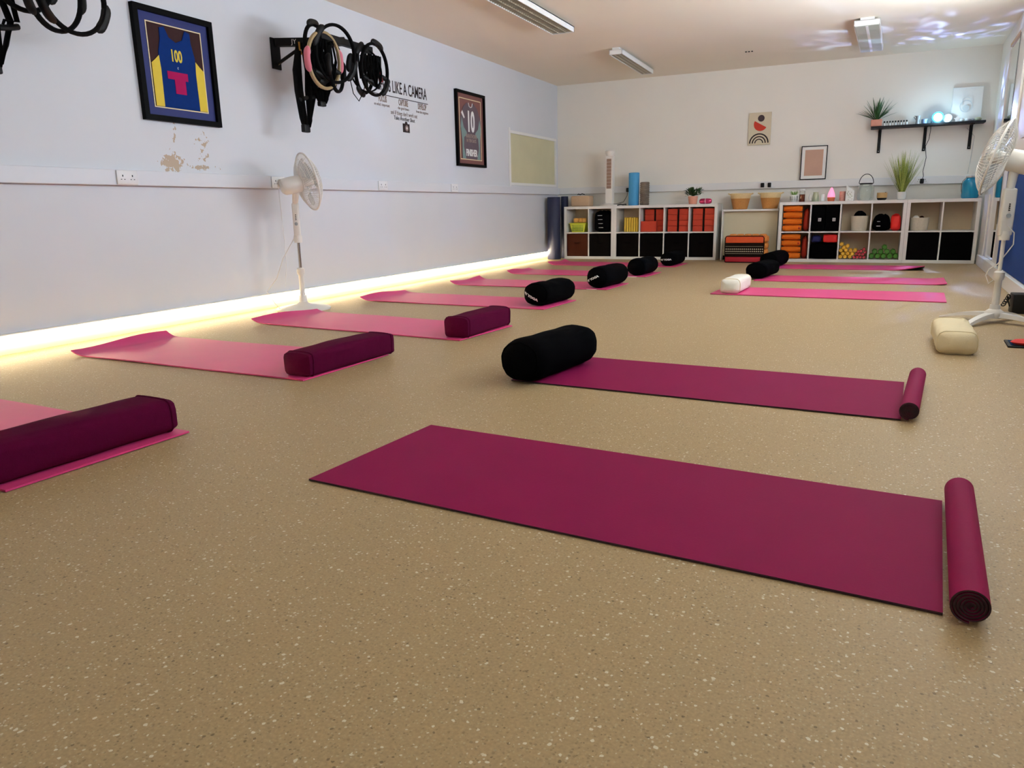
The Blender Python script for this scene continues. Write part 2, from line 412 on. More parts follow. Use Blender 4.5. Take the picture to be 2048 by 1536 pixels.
plug('black plug with a cable looping down behind the light blue roll',(-3.24,YB-.062,.985),[(0,-.03,-.01),(.0,-.04,-.08),(-.03,-.12,-.17),(-.10,-.22,-.195),(-.16,-.25,-.197)])

# ---------------------------------------------------------------- framed jerseys
def jersey1():
    W,H=.325,.3555
    t=thing('framed_vest','black framed blue and yellow running vest marked 100','framed vest',(XL,3.965,1.7275),PI/2)
    g=MB(); g.frame(-W,W,-H,H,.036,-.035,-.001); g.build('frame','frame_black',t)
    MB().box(-W+.034,W-.034,-.012,-.002,-H+.034,H-.034).build('mount_board','mat_board_blue',t)
    iw,ih=.222,.262
    g=MB(); g.frame(-iw-.006,iw+.006,-ih-.006,ih+.006,.007,-.0155,-.0121); g.build('inner_border','cream_line',t)
    MB().box(-iw,iw,-.0135,-.0121,-ih,ih).build('backing_cloth','maroon_cloth',t)
    v=MB()
    pts=[(-.165,-ih+.002),(.165,-ih+.002),(.155,-.02),(.150,.09),(.128,.18),(.125,.245),(.085,.252),(.055,.19),(0,.165),(-.055,.19),(-.085,.252),(-.125,.24),(-.128,.17),(-.150,.09),(-.155,-.02)]
    v.prism(pts,-.019,-.0136,'y'); vo=v.build('vest','jersey_blue',t,True)
    for sgn in (-1,1):
        MB().prism([(sgn*.15,-ih+.003),(sgn*.217,-ih+.003),(sgn*.217,.01),(sgn*.185,.035),(sgn*.152,.065),(sgn*.146,-.02)],-.0205,-.0192,'y').build('side_panel','jersey_yellow',vo)
    text('lettering','100',.105,'jersey_yellow',vo,(-.01,-.0202,.075),.62,bold=.003)
    text('lettering','c',.03,'text_white',vo,(-.005,-.0202,.005),.8)
    MB().box(-.10,.07,-.0215,-.0192,-.075,-.025).box(-.045,.045,-.0215,-.0192,-.165,-.0751).build('printed_panel','jersey_pink',vo)
    return t
jersey1()
def jersey2():
    W,H=.357,.42
    t=thing('framed_shirt','black framed grey shirt marked 10 and FINISHER','framed shirt',(XL,8.195,1.670),PI/2)
    g=MB(); g.frame(-W,W,-H,H,.030,-.035,-.001); g.build('frame','frame_black',t)
    MB().box(-W+.028,W-.028,-.012,-.002,-H+.028,H-.028).build('mount_board','mauve_board',t)
    iw,ih=.262,.335
    g=MB(); g.frame(-iw-.008,iw+.008,-ih-.008,ih+.008,.009,-.0155,-.0121); g.build('inner_border','cream_line',t)
    MB().box(-iw,iw,-.0135,-.0121,-ih,ih).build('backing_cloth','mauve_board',t)
    sm=mat('shirt_grey',(.12,.085,.105),.7,noise=.1)
    v=MB(); v.prism([(-.20,-ih+.002),(.20,-ih+.002),(.19,0),(.255,-.02),(.255,.12),(.17,.25),(.08,.30),(.045,.262),(-.0,.25),(-.045,.262),(-.08,.30),(-.17,.25),(-.255,.12),(-.255,-.02),(-.19,0)],-.018,-.0136,'y')
    vo=v.build('shirt','shirt_grey',t,True)
    for sgn in (-1,1):
        MB().prism([(sgn*.14,-ih+.003),(sgn*.225,-ih+.003),(sgn*.225,-.12),(sgn*.25,.03),(sgn*.22,.13),(sgn*.18,.02),(sgn*.11,-.03),(sgn*.10,-.06),(sgn*.175,-.09),(sgn*.19,-.2)],-.0192,-.0181,'y').build('side_panel','shirt_teal',vo)
    MB().tube([(-.05,-.019,.30),(-.035,-.019,.262),(0,-.019,.250),(.035,-.019,.262),(.05,-.019,.30)],.005,6).build('collar','text_white',vo)
    text('lettering','10',.32,'text_white',vo,(-.005,-.0195,.08),.62,bold=.010)
    text('lettering','MARATHONS',.062,'text_grey',vo,(0,-.0195,-.075),.72,bold=.002)
    text('lettering','IN TEN DAYS',.052,'text_grey',vo,(0,-.0195,-.125),.78,bold=.002)
    text('lettering','FINISHER',.105,'text_white',vo,(0,-.0195,-.265),.66,bold=.004)
    MB().prism([(-.235,.175),(-.205,.205),(-.15,.13),(-.17,.115)],-.0200,-.0193,'y').build('sleeve_stripe','text_white',vo)
jersey2()

# ---------------------------------------------------------------- wall quote
t=thing('wall_quote','dark lettering quote likening life to a camera, stuck on the wall','wall lettering',(XL,6.80,1.78),PI/2)
def q(s,size,m,y,z,sx,bold=0.,n='lettering'): return text(n,s,size,m,t,(y,-.002,z),sx,bold=bold,ext=.0006)
q('LIFE IS LIKE A CAMERA',.160,'text_dark',-.02,.165,.575,.0015)
MB().box(-.56,.46,-.0025,-.001,.073,.080).build('underline','text_dark',t)
q('FOCUS',.080,'text_grey',-.385,.035,.55,.003); q('CAPTURE',.080,'text_grey',-.02,.035,.50,.003); q('DEVELOP',.080,'text_grey',.34,.035,.50,.003)
q("on what's important",.040,'text_grey',-.40,-.018,.8); q('- the good times -',.040,'text_grey',-.02,-.018,.8); q('from the negatives',.040,'text_grey',.34,-.018,.8)
q("and if things don't work out",.058,'text_grey',-.01,-.070,.75)
q('Take Another Shot',.055,'text_dark',-.01,-.118,.9)
g=MB(); g.box(-.05,.075,-.003,-.001,-.245,-.16,bev=.0); g.prism([(-.01,-.16),(.04,-.16),(.03,-.140),(0,-.140)],-.003,-.001,'y'); g.build('camera_picture','text_dark',t)
g=MB(); g.prism(arc(.02,-.203,.030,0,2*PI,24)[:-1],-.0042,-.0031,'y'); g.build('lens_ring','text_grey',t)
g=MB(); g.prism(arc(.02,-.203,.013,0,2*PI,24)[:-1],-.0052,-.0043,'y'); g.build('lens_dot','text_white',t)

# ---------------------------------------------------------------- gym bracket and rings
def bracket(y,label):
    t=thing('wall_bracket',label,'bracket',(XL,y,2.07))
    MB().box(.001,.014,-.05,.05,-.20,.03,bev=.003).build('wall_plate','black_metal',t)
    A=Vector((.014,0,0)); B=Vector((.50,.25,0))
    d=(B-A).normalized(); m=Matrix.Translation(A)@d.to_track_quat('X','Z').to_matrix().to_4x4()
    g=MB(); g.box(0,(B-A).length,-.022,.022,-.032,.028,mtx=m); g.build('arm','black_metal',t)
    MB().cyl((.02,0,-.16),(.20,.10,-.03),.013).build('brace','black_metal',t)
    MB().box(.47,.52,-.06,.60,-.035,.015,bev=.004).build('crossbar','black_metal',t)
    text('lettering','JY',.05,'text_white',t,(.16,.045,-.003),.9,rot=Matrix.Rotation(math.atan2(.25,.486),3,'Z')@Matrix.Rotation(PI/2,3,'X'))
    return t
bracket(4.955,'black steel wall bracket carrying training rings, next to the camera quote')
bracket(2.42,'black steel wall bracket carrying training rings, before the larger framed vest')
def ring(label,c,R,yaw,tilt,mr,pads,mp,group='round training rings on the wall brackets',tr=.0165):
    t=thing('pilates_ring',label,'ring',c,0,group)
    X=Matrix.Rotation(yaw,4,'Z')@Matrix.Rotation(tilt,4,'Y')   # ring lies in local yz before rotation
    pts=[X@Vector((0,R*math.cos(a),R*math.sin(a))) for a in [2*PI*i/40 for i in range(40)]]
    MB().tube(pts,tr,8,closed=True,flat=.75).build('hoop',mr,t,True)
    for a0 in pads:
        g=MB(); pp=[X@Vector((0,(R+.012)*math.cos(a0+da),(R+.012)*math.sin(a0+da))) for da in [(-.42+.84*i/10) for i in range(11)]]
        g.tube(pp,[.012,.024,.028,.028,.027,.027,.027,.028,.028,.024,.012],10,flat=.7); g.build('pad',mp,t,True)
    return t
ring('tan training ring with pink grip pads hanging on the bracket beside the quote',(-3.87,4.925,1.885),.200,.05,.06,'gold_ring',(.1,PI+.1),'pink_pad',None)
ring('black training ring whose pad rises highest above the bracket beside the quote',(-3.93,4.93,1.95),.195,.2,-.05,'strap',(PI/2+.15,-PI/2+.3),'black_plastic',None)
ring('black training ring tucked in front of the tan ring',(-3.84,5.03,1.945),.205,-.12,.1,'strap',(2.6,-.5),'black_plastic',None)
ring('black training ring leaning behind the tan ring, pads at its sides',(-3.90,5.10,1.86),.175,.35,.0,'strap',(.0,PI),'black_plastic',None)
ring('black training ring at the quote end, its pad low by the word IS',(-3.84,5.54,1.905),.20,.05,.05,'strap',(1.35,-.60),'black_plastic',None)
ring('black training ring just behind the last one, carrying a red grip',(-3.90,5.48,1.90),.18,.22,.1,'strap',(2.2,-1.9),'black_plastic',None)
ring('thin black training ring crossing the two at the quote end',(-3.87,5.46,1.89),.165,-.25,.0,'strap',(2.9,),'black_plastic',None,tr=.009)
# rings on the other bracket, only their lower halves show
ring('black training ring cut by the top of the photo, pad toward the framed vest',(-3.93,2.93,1.905),.19,.05,.05,'strap',(-.45,PI+.5),'black_plastic',None)
ring('black training ring overlapping the cut-off one, swung a little lower',(-3.95,2.84,1.90),.185,.25,.1,'strap',(PI+.35,.1),'black_plastic',None)
ring('black training ring nearest the camera on the bracket before the vest',(-4.0,2.70,1.97),.18,.1,.0,'strap',(2.6,-.2),'black_plastic',None)
def strapset(label,c,k=1.,brass=True):
    t=thing('suspension_straps',label,'straps',c)
    g=MB()
    for i,(dx,dy,w,zb) in enumerate([(0,0,.030,-.62),(.03,.05,.028,-.62),(-.02,-.03,.030,-.60),(.05,.11,.022,-.40),(.01,.08,.024,-.60)]):
        p=[(dx*.3,dy*.4,0),(dx*1.2+.01*math.sin(i),dy-.035*(1-i*.3),-.2*k),(dx*1.0,dy-.04+.02*i,-.35*k),(dx*.6,dy*.7,(zb+.05)*k),(dx*.4,dy*.55,zb*k)]
        g.tube(p,[w*.5,w*1.15,w*1.25,w*.85,w*.6],6,flat=.35)
    g.build('webbing','strap',t,True)
    MB().box(-.02,.02,-.035,.035,-.66*k,-.60*k,bev=.008).build('foot_grip','black_plastic',t,True)
    g=MB(); g.tube([(.0,-.04,-.42*k),(.02,.02,-.40*k),(.03,.09,-.39*k),(.02,.15,-.37*k)],.016,8); g.build('hand_grip','black_plastic',t,True)
    g=MB(); g.tube([(0,-.035,-.60*k),(0,-.07,-.45*k),(0,-.06,-.25*k)],.010,6,flat=.4); g.tube([(0,.035,-.60*k),(0,.09,-.48*k),(0,.12,-.38*k)],.010,6,flat=.4); g.build('loop','strap',t,True)
    if brass: MB().tube([(0,-.01,.0),(.005,-.015,-.05),(.01,-.0,-.09)],.016,6,flat=.4).build('top_loop','brass_strap',t,True)
    return t
strapset('black suspension straps hanging lowest from the bracket near its wall plate',(-4.08,4.90,2.03))
strapset('black suspension straps hanging at the very edge of the photo',(-4.14,2.58,2.05),.86,False)
strapset('shorter black suspension straps hanging between the long ones and the tan ring',(-4.0,5.02,1.98),.62,False)
def bundle(label,c,seed,h=.34,w=.10):
    t=thing('resistance_bands',label,'bands',c)
    r=random.Random(seed); g=MB()
    for i in range(12):
        x=r.uniform(-.05,.05); y=r.uniform(-w,w); hh=h*r.uniform(.6,1.)
        pts=[(x,y-.012,0),(x+r.uniform(-.02,.02),y-.02-r.uniform(0,.03),-hh*.5),(x,y+r.uniform(-.01,.02),-hh),(x+r.uniform(-.02,.02),y+.03,-hh*.5),(x,y+.012,0)]
        g.tube(pts,r.uniform(.006,.015),6,flat=.6)
    g.build('tubing','strap',t,True)
    g=MB()
    for i in range(3):
        y=-w+w*i; z=-h*r.uniform(.45,.8); g.cyl((0,y,z),(.02,y+.10,z-.03),.019)
    g.build('handle','black_plastic',t,True)
    return t
b1=bundle('tangled black resistance bands inside the tan ring',(-3.90,4.93,2.03),3,.30,.09)
b2=bundle('tangled black resistance bands at the quote end of the bracket',(-3.88,5.52,2.02),5,.26,.10)
MB().cyl((.02,.11,-.10),(.03,.12,-.20),.018).build('red_handle','red_grip',b2,True,'dark red foam grip')
MB().tube([(0,-.28,-.20),(0,-.24,-.33),(0,-.17,-.38),(0,-.1,-.30),(0,-.05,-.2)],.004,6).build('thin_cord','strap',b2,True)
bundle('black resistance band handles hanging below the arm behind the tan ring',(-3.99,5.02,1.92),11,.27,.05)
bundle('black resistance band grips showing at the top edge of the photo',(-3.95,2.85,2.04),13,.16,.09)

# ---------------------------------------------------------------- mats
def mat_mesh(name,label,cl,cr,wl,wr,m,group,lift=.0,liftL=.12,seed=0,curlR=0.,under='mat_edge',cornerR=0.,th=.006,edge_m=None):
    """cl, cr: mid points of the two short ends; wl, wr: widths there."""
    r=random.Random(seed)
    cl=Vector(cl+(0,)); cr=Vector(cr+(0,)); d=(cr-cl); L=d.length; d.normalize(); n=Vector((-d.y,d.x,0))
    t=thing(name,label,'yoga mat',(cl.x,cl.y,0),math.atan2(d.y,d.x),group)
    nx,ny=60,10
    ph=[r.uniform(0,6) for _ in range(4)]
    top=[];
    for i in range(nx+1):
        u=i/nx; W=wl+(wr-wl)*u; row=[]
        for j in range(ny+1):
            v=j/ny-.5; x=u*L; y=v*W
            z=.0015+.0015*(1+math.sin(x*7+ph[0]+v*3))*.5*(1 if lift else .4)
            if lift:
                z+=.002*max(0,math.sin(x*5+v*2+ph[1]))*(1-u)
                s=max(0,1-x/liftL)
                z+=lift*s**2*(1+.35*math.sin(v*5+ph[2])); x+=lift*.35*s**2
            if curlR: s=max(0,1-(L-u*L)/.16); z+=curlR*s**2
            if cornerR: s=max(0,1-math.hypot(L-u*L,(v+.5)*W)/.30); z+=cornerR*s**1.5
            row.append((x,y,z))
        top.append(row)
    bm=bmesh.new(); V={}
    for i in range(nx+1):
        for j in range(ny+1):
            x,y,z=top[i][j]; V[i,j,1]=bm.verts.new((x,y,z+th)); V[i,j,0]=bm.verts.new((x,y,z))
    for i in range(nx):
        for j in range(ny):
            bm.faces.new((V[i,j,1],V[i+1,j,1],V[i+1,j+1,1],V[i,j+1,1])).material_index=0
            bm.faces.new((V[i,j,0],V[i,j+1,0],V[i+1,j+1,0],V[i+1,j,0])).material_index=1
    ei=1 if edge_m is None else 0
    for i in range(nx):
        bm.faces.new((V[i,0,0],V[i+1,0,0],V[i+1,0,1],V[i,0,1])).material_index=ei
        bm.faces.new((V[i,ny,0],V[i,ny,1],V[i+1,ny,1],V[i+1,ny,0])).material_index=ei
    for j in range(ny):
        bm.faces.new((V[0,j,0],V[0,j,1],V[0,j+1,1],V[0,j+1,0])).material_index=ei
        bm.faces.new((V[nx,j,0],V[nx,j+1,0],V[nx,j+1,1],V[nx,j,1])).material_index=ei
    me=bpy.data.meshes.new('mat_sheet'); bm.to_mesh(me); bm.free()
    for mm in (m,under): me.materials.append(M(mm))
    for p in me.polygons: p.use_smooth=True
    try: me.set_sharp_from_angle(angle=math.radians(50))
    except Exception: pass
    o=bpy.data.objects.new('mat_sheet',me); COL.objects.link(o); o.parent=t
    return t,L
GP='pink mats in a row beside the wall with the strip light'
pm=lambda lab,cl,cr,wl,wr,seed,lift=.035,**k: mat_mesh('yoga_mat',lab,cl,cr,wl,wr,'pink_mat',k.pop('g',GP),lift,seed=seed,edge_m=1,**{a:b for a,b in k.items() if a!='edge_m'})
def addtag(t,L,w): MB().box(L-.20,L-.10,-w/2-.004,-w/2+.012,.0,.004,bev=.001).build('mat_label','paper',t,label='small white tag under the mat edge')
T=[]
T.append(pm('pink mat under the largest purple bolster, cut by the edge of the photo',(-3.93,1.55),(-2.128,1.478),.62,.62,1))
T.append(pm('pink mat with a curled dark pink end, second from the camera along the lit wall',(-3.985,2.96),(-2.275,2.915),.63,.66,2,.032))
T.append(pm('pink mat passing in front of the white pedestal fan base',(-3.86,4.235),(-2.085,4.055),.63,.60,3,.028))
T.append(pm('pink mat under the first black bolster beyond the two purple ones',(-3.92,5.575),(-2.15,5.46),.64,.60,4,.03))
T.append(pm('pink mat under the black bolster with upward slanting MY YOGA lettering',(-3.84,6.97),(-2.125,6.90),.61,.62,5,.03))
T.append(pm('pink mat under the plain black bolster, last but one before the cube shelves',(-3.82,8.28),(-2.122,8.22),.60,.60,6,.03))
T.append(pm('pink mat closest to the cube shelves, under the farthest black bolster',(-3.86,9.64),(-2.115,9.60),.62,.62,7,.03))
for k,(t_,L) in enumerate(T):
    if k in (1,4,5): addtag(t_,L,.62)
GR='pink mats on the far side of the room'
pm('pink mat under the white bolster, blue light on its far end',(-1.165,6.80),(.595,6.71),.60,.65,8,lift=0,g=GR,edge_m=1)
pm('pink mat between the white bolster mat and the curled mat',(-.98,8.06),(.695,8.01),.60,.60,9,lift=0,g=GR,curlR=.012)
pm('pink mat with one corner curled up before the cube shelves',(-.98,9.62),(.60,9.60),.60,1.0*.62,10,lift=0,g=GR,cornerR=.05)
def rolled(label,cl,cr,wl,wr,seed,R,yf,yb,xf,xb,lab2=None):
    t,L=mat_mesh('rolled_mat',label,cl,cr,wl,wr,'purple_mat','purple mats rolled up at one end',0,seed=seed,th=.005)
    # rolled end, in the thing's local space
    inv=(Matrix.Translation(t.location)@Matrix.Rotation(t.rotation_euler[2],4,'Z')).inverted()
    a=inv@Vector((xf,yf,R+.006)); b=inv@Vector((xb,yb,R+.006))
    ax=(b-a); Ln=ax.length; q=ax.normalized()
    sx=Vector((q.y,-q.x,0)).normalized(); up=Vector((0,0,1))
    g=MB(); turns=5; n=150; rings=[]
    ro=[];
    pts=[]
    for i in range(n+1):
        th=2*PI*turns*i/n; rr=.006+(R-.006)*i/n; pts.append((rr,th))
    prof=[]
    for rr,th in pts: prof.append((rr*math.cos(th-PI/2),rr*math.sin(th-PI/2)))
    ins=[((rr-.0032)*math.cos(th-PI/2),(rr-.0032)*math.sin(th-PI/2)) for rr,th in pts]
    loop=prof+ins[::-1]
    m_=len(loop); vs=[]
    for e_ in (0,Ln): vs+= [a+q*e_+sx*x+up*z for x,z in loop]
    fs=[(i,(i+1)%m_,m_+(i+1)%m_,m_+i) for i in range(m_)]
    k=n+1
    for i in range(n):
        fs.append((i,i+1,m_-2-i,m_-1-i)); fs.append((m_+i,m_+m_-1-i,m_+m_-2-i,m_+i+1))
    g._add(vs,fs); ro_=g.build('rolled_end','purple_mat',t,True); ro_.data.materials.append(M('mat_edge'))
    for p in ro_.data.polygons:
        if abs(p.normal.dot(q))>.7: p.material_index=1
    g=MB(); g.cyl(a+q*.004,b-q*.004,R-.005,n=28); g.build('roll_core','mat_edge',t,True)
    return t
rolled('plum mat with nothing on it, rolled at one end, closest to the camera',(-1.376,1.872),(.205,1.757),.605,.605,21,.035,1.43,2.06,.222,.262)
rolled('plum mat rolled at one end under the largest black bolster',(-1.373,3.228),(.175,3.145),.612,.622,22,.034,2.825,3.46,.182,.240)

# ---------------------------------------------------------------- bolsters
def bolster(label,c,L,W,H,sq,m,rz=0.,z0=.008,end=.06,sag=0.,seed=0,group=None,name='yoga_bolster',seam=True,txt=None,cat='bolster',dent=0.,bulge=.0,piping=None):
    t=thing(name,label,cat,(c[0],c[1],z0),rz,group)
    r=random.Random(seed); rings=[]; N_=44; n=30
    pw=2./sq
    for i in range(n+1):
        u=-1+2*i/n; y=u*L/2
        e=(L/2-abs(y))/end; s=1. if e>=1 else max(0.02,(1-(1-e)**2.4))**.5*(1-.0)
        if e<1: s=.30+.70*s if sq>3 else .12+.88*s
        ring=[]
        for k in range(N_):
            a=2*PI*k/N_; ca,sa=math.cos(a),math.sin(a)
            x=math.copysign(abs(ca)**pw,ca)*W/2; z=math.copysign(abs(sa)**pw,sa)*H/2
            w=1+.012*math.sin(5*a+3*u+seed)+.010*math.sin(9*u+seed)+.008*math.sin(13*a+7*u)
            x*=s*w; z*=s*w
            if z>0: z*=(1+bulge*(1-u*u))*(1-dent*math.exp(-((u-.0)/.25)**2))
            zz=z+H/2
            if zz<0: zz=0
            ring.append((x,y,max(0,zz-(1-s)*H*.0)))
        # keep end rings resting: lower their centre
        rings.append(ring)
    g=MB(); g.loft(rings); body=g.build('cover',m,t,True)
    if seam:
        for s_ in (-1,1):
            i=2 if s_<0 else n-2
            rr=rings[i]; g=MB(); g.tube([(x*1.01,y,max(.003,(z-H/2)*1.01+H/2)) for x,y,z in rr],.0035,6,closed=True)
            g.build('piping',piping or m,t,True)
    if txt:
        sx,zh,yo,ang,sc=txt
        # lettering on the end facing the camera, set on the rounded shoulder
        from mathutils.bvhtree import BVHTree
        tree=BVHTree.FromPolygons([v.co[:] for v in body.data.vertices],[p.vertices[:] for p in body.data.polygons])
        tt=text('lettering','MY YOGA',sc,'text_white',t,(0,0,0),1.25,rot=Matrix.Rotation(0,3,'Z'),bold=.0015,ext=.001)
        me=tt.data; 
        for v in me.vertices:
            lift=.0018 if v.co.z>0 else .0006
            x=sx+v.co.x*math.cos(ang)-v.co.y*math.sin(ang); z=zh+v.co.x*math.sin(ang)+v.co.y*math.cos(ang)
            hit=tree.ray_cast(Vector((x,-2,z)),Vector((0,1,0)))[0]
            v.co=Vector((x,(hit.y if hit else -L/2)-lift,z))
    return t
# purple, box shaped
bolster('largest purple bolster, running out of the photo',(-2.262,1.435),.74,.20,.118,4.2,'purple_fabric',rz=-.05,seed=1,end=.05,bulge=.10)
bolster('long purple bolster with its square end and a white tag facing the camera',(-2.345,2.96),.68,.165,.108,5.5,'purple_fabric',rz=-.06,seed=2,end=.03,bulge=.20)
bolster('shorter purple bolster on the mat in front of the fan',(-2.165,4.10),.60,.165,.120,5.5,'purple_fabric',rz=-.03,seed=3,end=.03,bulge=.06)
# black, round
bolster('black bolster marked MY YOGA with the letters slanting down',(-2.27,5.54),.56,.225,.182,2.4,'black_fabric',rz=-.10,seed=4,end=.09,txt=(-.035,.078,0,-.42,.026),dent=.08)
bolster('black bolster marked MY YOGA with the letters slanting up',(-2.235,6.93),.66,.215,.198,2.3,'black_fabric',rz=-.06,seed=5,end=.10,txt=(-.035,.090,0,.42,.026))
bolster('plain black bolster, lumpy and without lettering, last but one in its row',(-2.25,8.24),.58,.215,.185,2.3,'black_fabric',rz=-.04,seed=6,end=.09,dent=.12)
bolster('black bolster marked MY YOGA in level letters, closest to the cube shelves',(-2.235,9.62),.56,.20,.17,2.4,'black_fabric',rz=-.04,seed=7,end=.08,txt=(-.02,.080,0,.06,.026))
bolster('largest black bolster, on the plum mat in the middle of the floor',(-1.285,3.145),.62,.215,.188,2.4,'black_fabric',rz=-.16,seed=8,end=.11,dent=.0)
bolster('black bolster behind the white one, lying on the middle far pink mat',(-.955,8.20),.68,.215,.160,2.4,'black_fabric',rz=-.13,seed=9,end=.11)
bolster('black bolster against the folded orange cushion, topmost in the photo',(-.985,9.55),.80,.19,.18,2.4,'black_fabric',rz=-.12,seed=10,end=.11)
bolster('small white bolster with a seam on the first far pink mat',(-1.01,6.77),.54,.165,.125,4,'white_fabric',rz=-.05,seed=11,end=.05,piping='cream_fabric')
bolster('cream bolster alone on the bare floor by the white fan foot',(.452,4.46),.56,.182,.118,3.6,'cream_fabric',rz=-.02,z0=.0,seed=12,end=.06)

# ---------------------------------------------------------------- pedestal fans
def fan(label,loc,hub,nrm,Rc,pole_top,base,cable=None,box_rz=0.,hz=None):
    t=thing('pedestal_fan',label,'fan',loc,0,'white pedestal fans')
    if base=='plate':
        pr=[(.0,.006),(.205,.006),(.21,.012),(.205,.020),(.12,.034),(.05,.046),(.035,.055),(.0,.055)]
        MB().lathe([(.21,0.)]+[(.212,.012),(.200,.020),(.12,.036),(.05,.046),(.034,.06),(.030,.11)],40).build('foot','fan_white',t,True)
    else:
        c=MB()
        for k in range(4):
            a=2.54+k*PI/2; d=Vector((math.cos(a),math.sin(a),0)); s=Vector((-d.y,d.x,0))
            rg=[]
            for q_ in range(7):
                u=q_/6; w=.030*(1-.35*u); h=.030*(1-.6*u)+.004; z=.052*(1-u**2)+.004; p=d*(.02+.31*u)
                rg.append([p+s*w+Vector((0,0,max(0,z-h*.6))),p+s*w*.8+Vector((0,0,z+h*.25)),p-s*w*.8+Vector((0,0,z+h*.25)),p-s*w+Vector((0,0,max(0,z-h*.6)))])
            MB().loft(rg).build('foot','fan_white',t,True)
        MB().lathe([(.05,.03),(.055,.05),(.05,.07),(.03,.085),(.028,.11)],24).build('foot_hub','fan_white',t,True)
    p0=Vector((0,0,.08)); tp=pole_top
    MB().lathe([(.021,.08),(.019,tp*.5),(.022,tp*.5+.005),(.022,tp*.5+.03)],20).build('lower_pole','fan_white',t,True)
    MB().cyl((0,0,tp*.5),(0,0,tp+.02),.0115,n=16).build('upper_pole','chrome' if base=='plate' else 'fan_white',t,True)
    MB().lathe([(.024,tp*.5-.015),(.03,tp*.5),(.03,tp*.5+.03),(.02,tp*.5+.04)],20).build('collar','fan_white',t,True)
    bx=MB(); bw=.026 if base=='plate' else .036; bx.box(-bw,bw,-.024,.024,tp-.03,tp+.25,bev=.012,mtx=Matrix.Rotation(box_rz,4,'Z'),seg=3)
    bx.lathe([(.030,tp-.055),(.033,tp-.03),(.030,tp-.0)],20)
    cb=bx.build('control_box','fan_white',t,True)
    g=MB()
    for i in range(4): g.box(-.004,.004,-.029,-.024,tp+.155-i*.012,tp+.161-i*.012,mtx=Matrix.Rotation(box_rz,4,'Z'))
    g.build('button','frame_black',cb)
    g=MB(); g.lathe([(.012,0),(.013,.008),(.0,.010)],16,Matrix.Rotation(box_rz,4,'Z')@Matrix.Translation((0,-.024,tp+.09))@Matrix.Rotation(PI/2,4,'X')); g.build('timer_knob','mug_grey',cb,True)
    # head
    h=Vector(hub); n=Vector(nrm).normalized()
    Q=n.to_track_quat('Z','Y').to_matrix().to_4x4(); X=Matrix.Translation(h)@Q
    g=MB(); g.lathe([(.0,-.215),(.045,-.21),(.062,-.19),(.066,-.12),(.062,-.055),(.045,-.045)],24,X); mo=g.build('motor_housing','fan_white',t,True)
    g=MB(); g.tube([(0,0,tp+.24),(h-n*.10-Vector((0,0,.045))),(h-n*.12)],[.022,.028,.03],12); g.build('neck','fan_white',t,True)
    def grille(sgn,depth,name):
        g=MB(); nw=64
        for i in range(nw):
            a=2*PI*i/nw; pts=[]
            for k in range(7):
                u=k/6; rr=.045+(Rc-.045)*u; z=depth*(1-u**2.6)
                aa=a+.35*u*sgn
                pts.append(X@Vector((rr*math.cos(aa),rr*math.sin(aa),z)))
            g.tube(pts,.0016,4)
        for rr,z in ((.6*Rc,depth*(1-.6**2.6)),(.8*Rc,depth*(1-.8**2.6))):
            g.tube([X@Vector((rr*math.cos(2*PI*i/48),rr*math.sin(2*PI*i/48),z)) for i in range(48)],.0015,4,closed=True)
        return g.build(name,'fan_white',t,True)
    gf=grille(1,.075,'front_grille'); grille(-1,-.065,'rear_grille')
    MB().lathe([(.0,.078),(.04,.076),(.048,.068),(.048,.060),(0,.060)],24,X).build('grille_badge','fan_white',t,True)
    MB().tube([X@Vector((Rc*math.cos(2*PI*i/64),Rc*math.sin(2*PI*i/64),0)) for i in range(64)],.007,8,closed=True).build('grille_rim','fan_white',t,True)
    MB().lathe([(.0,-.04),(.035,-.04),(.038,.02),(.03,.04),(0,.045)],20,X).build('blade_hub','fan_white',t,True)
    for k in range(3):
        g=MB(); a0=2*PI*k/3+.4; vs=[];fs=[]
        nu,nv=8,8
        for i in range(nu+1):
            u=i/nu; rr=.03+(Rc*.84-.03)*u
            for j in range(nv+1):
                v=j/nv; wa=(.55+.95*math.sin(u*PI*.62))*(v-.5)*.95; aa=a0+wa+.35*u
                vs.append(X@Vector((rr*math.cos(aa),rr*math.sin(aa),.025*(v-.5)*2*(1-.3*u))))
        st=nv+1
        for i in range(nu):
            for j in range(nv): fs.append((i*st+j,(i+1)*st+j,(i+1)*st+j+1,i*st+j+1))
        g._add(vs,fs)
        o=g.build('blade','fan_blade',t,True); md=o.modifiers.new('thick','SOLIDIFY'); md.thickness=.002
    if cable: MB().tube(cable,.0035,6).build('power_cord','fan_white',t,True)
    return t
fan('white pedestal fan with a round plate foot, standing against the strip light wall',(-4.045,4.66,0),(.10,.05,.985),(.50,.84,.20),.215,.58,'plate',
    [(-.02,.0,.58),(-.10,-.08,.40),(-.16,-.10,.25),(-.22,-.16,.15),(-.16,-.14,.05),(-.08,-.16,.006)],box_rz=.6)
fan('white pedestal fan with a crossed foot, beside the mirror',(.755,5.43,0),(-.085,.02,.995),(-.97,.20,.30),.225,.56,'cross',
    [(.0,-.02,.60),(.045,-.03,.55),(.05,-.02,.48),(.03,-.01,.44),(-.015,.0,.36),(-.055,.01,.33),(-.07,.0,.29),(-.05,0,.24),(-.02,0,.27)],box_rz=.2)
t=MB().tube([(XL+.055,4.80,.95),(XL+.03,4.83,.80),(XL+.02,4.85,.60),(XL+.03,4.84,.35),(XL+.07,4.76,.16)],.003,6).build('fan_cable','trunk_plastic',None,True)
tag(t,'thin white cable drooping from the socket to the fan by the long wall','cable')
t=MB().box(XL+.062,XL+.098,4.79,4.85,.962,1.02,bev=.01).build('white_plug','fan_white',None,True); tag(t,'white plug in the socket beside the fan motor','plug')

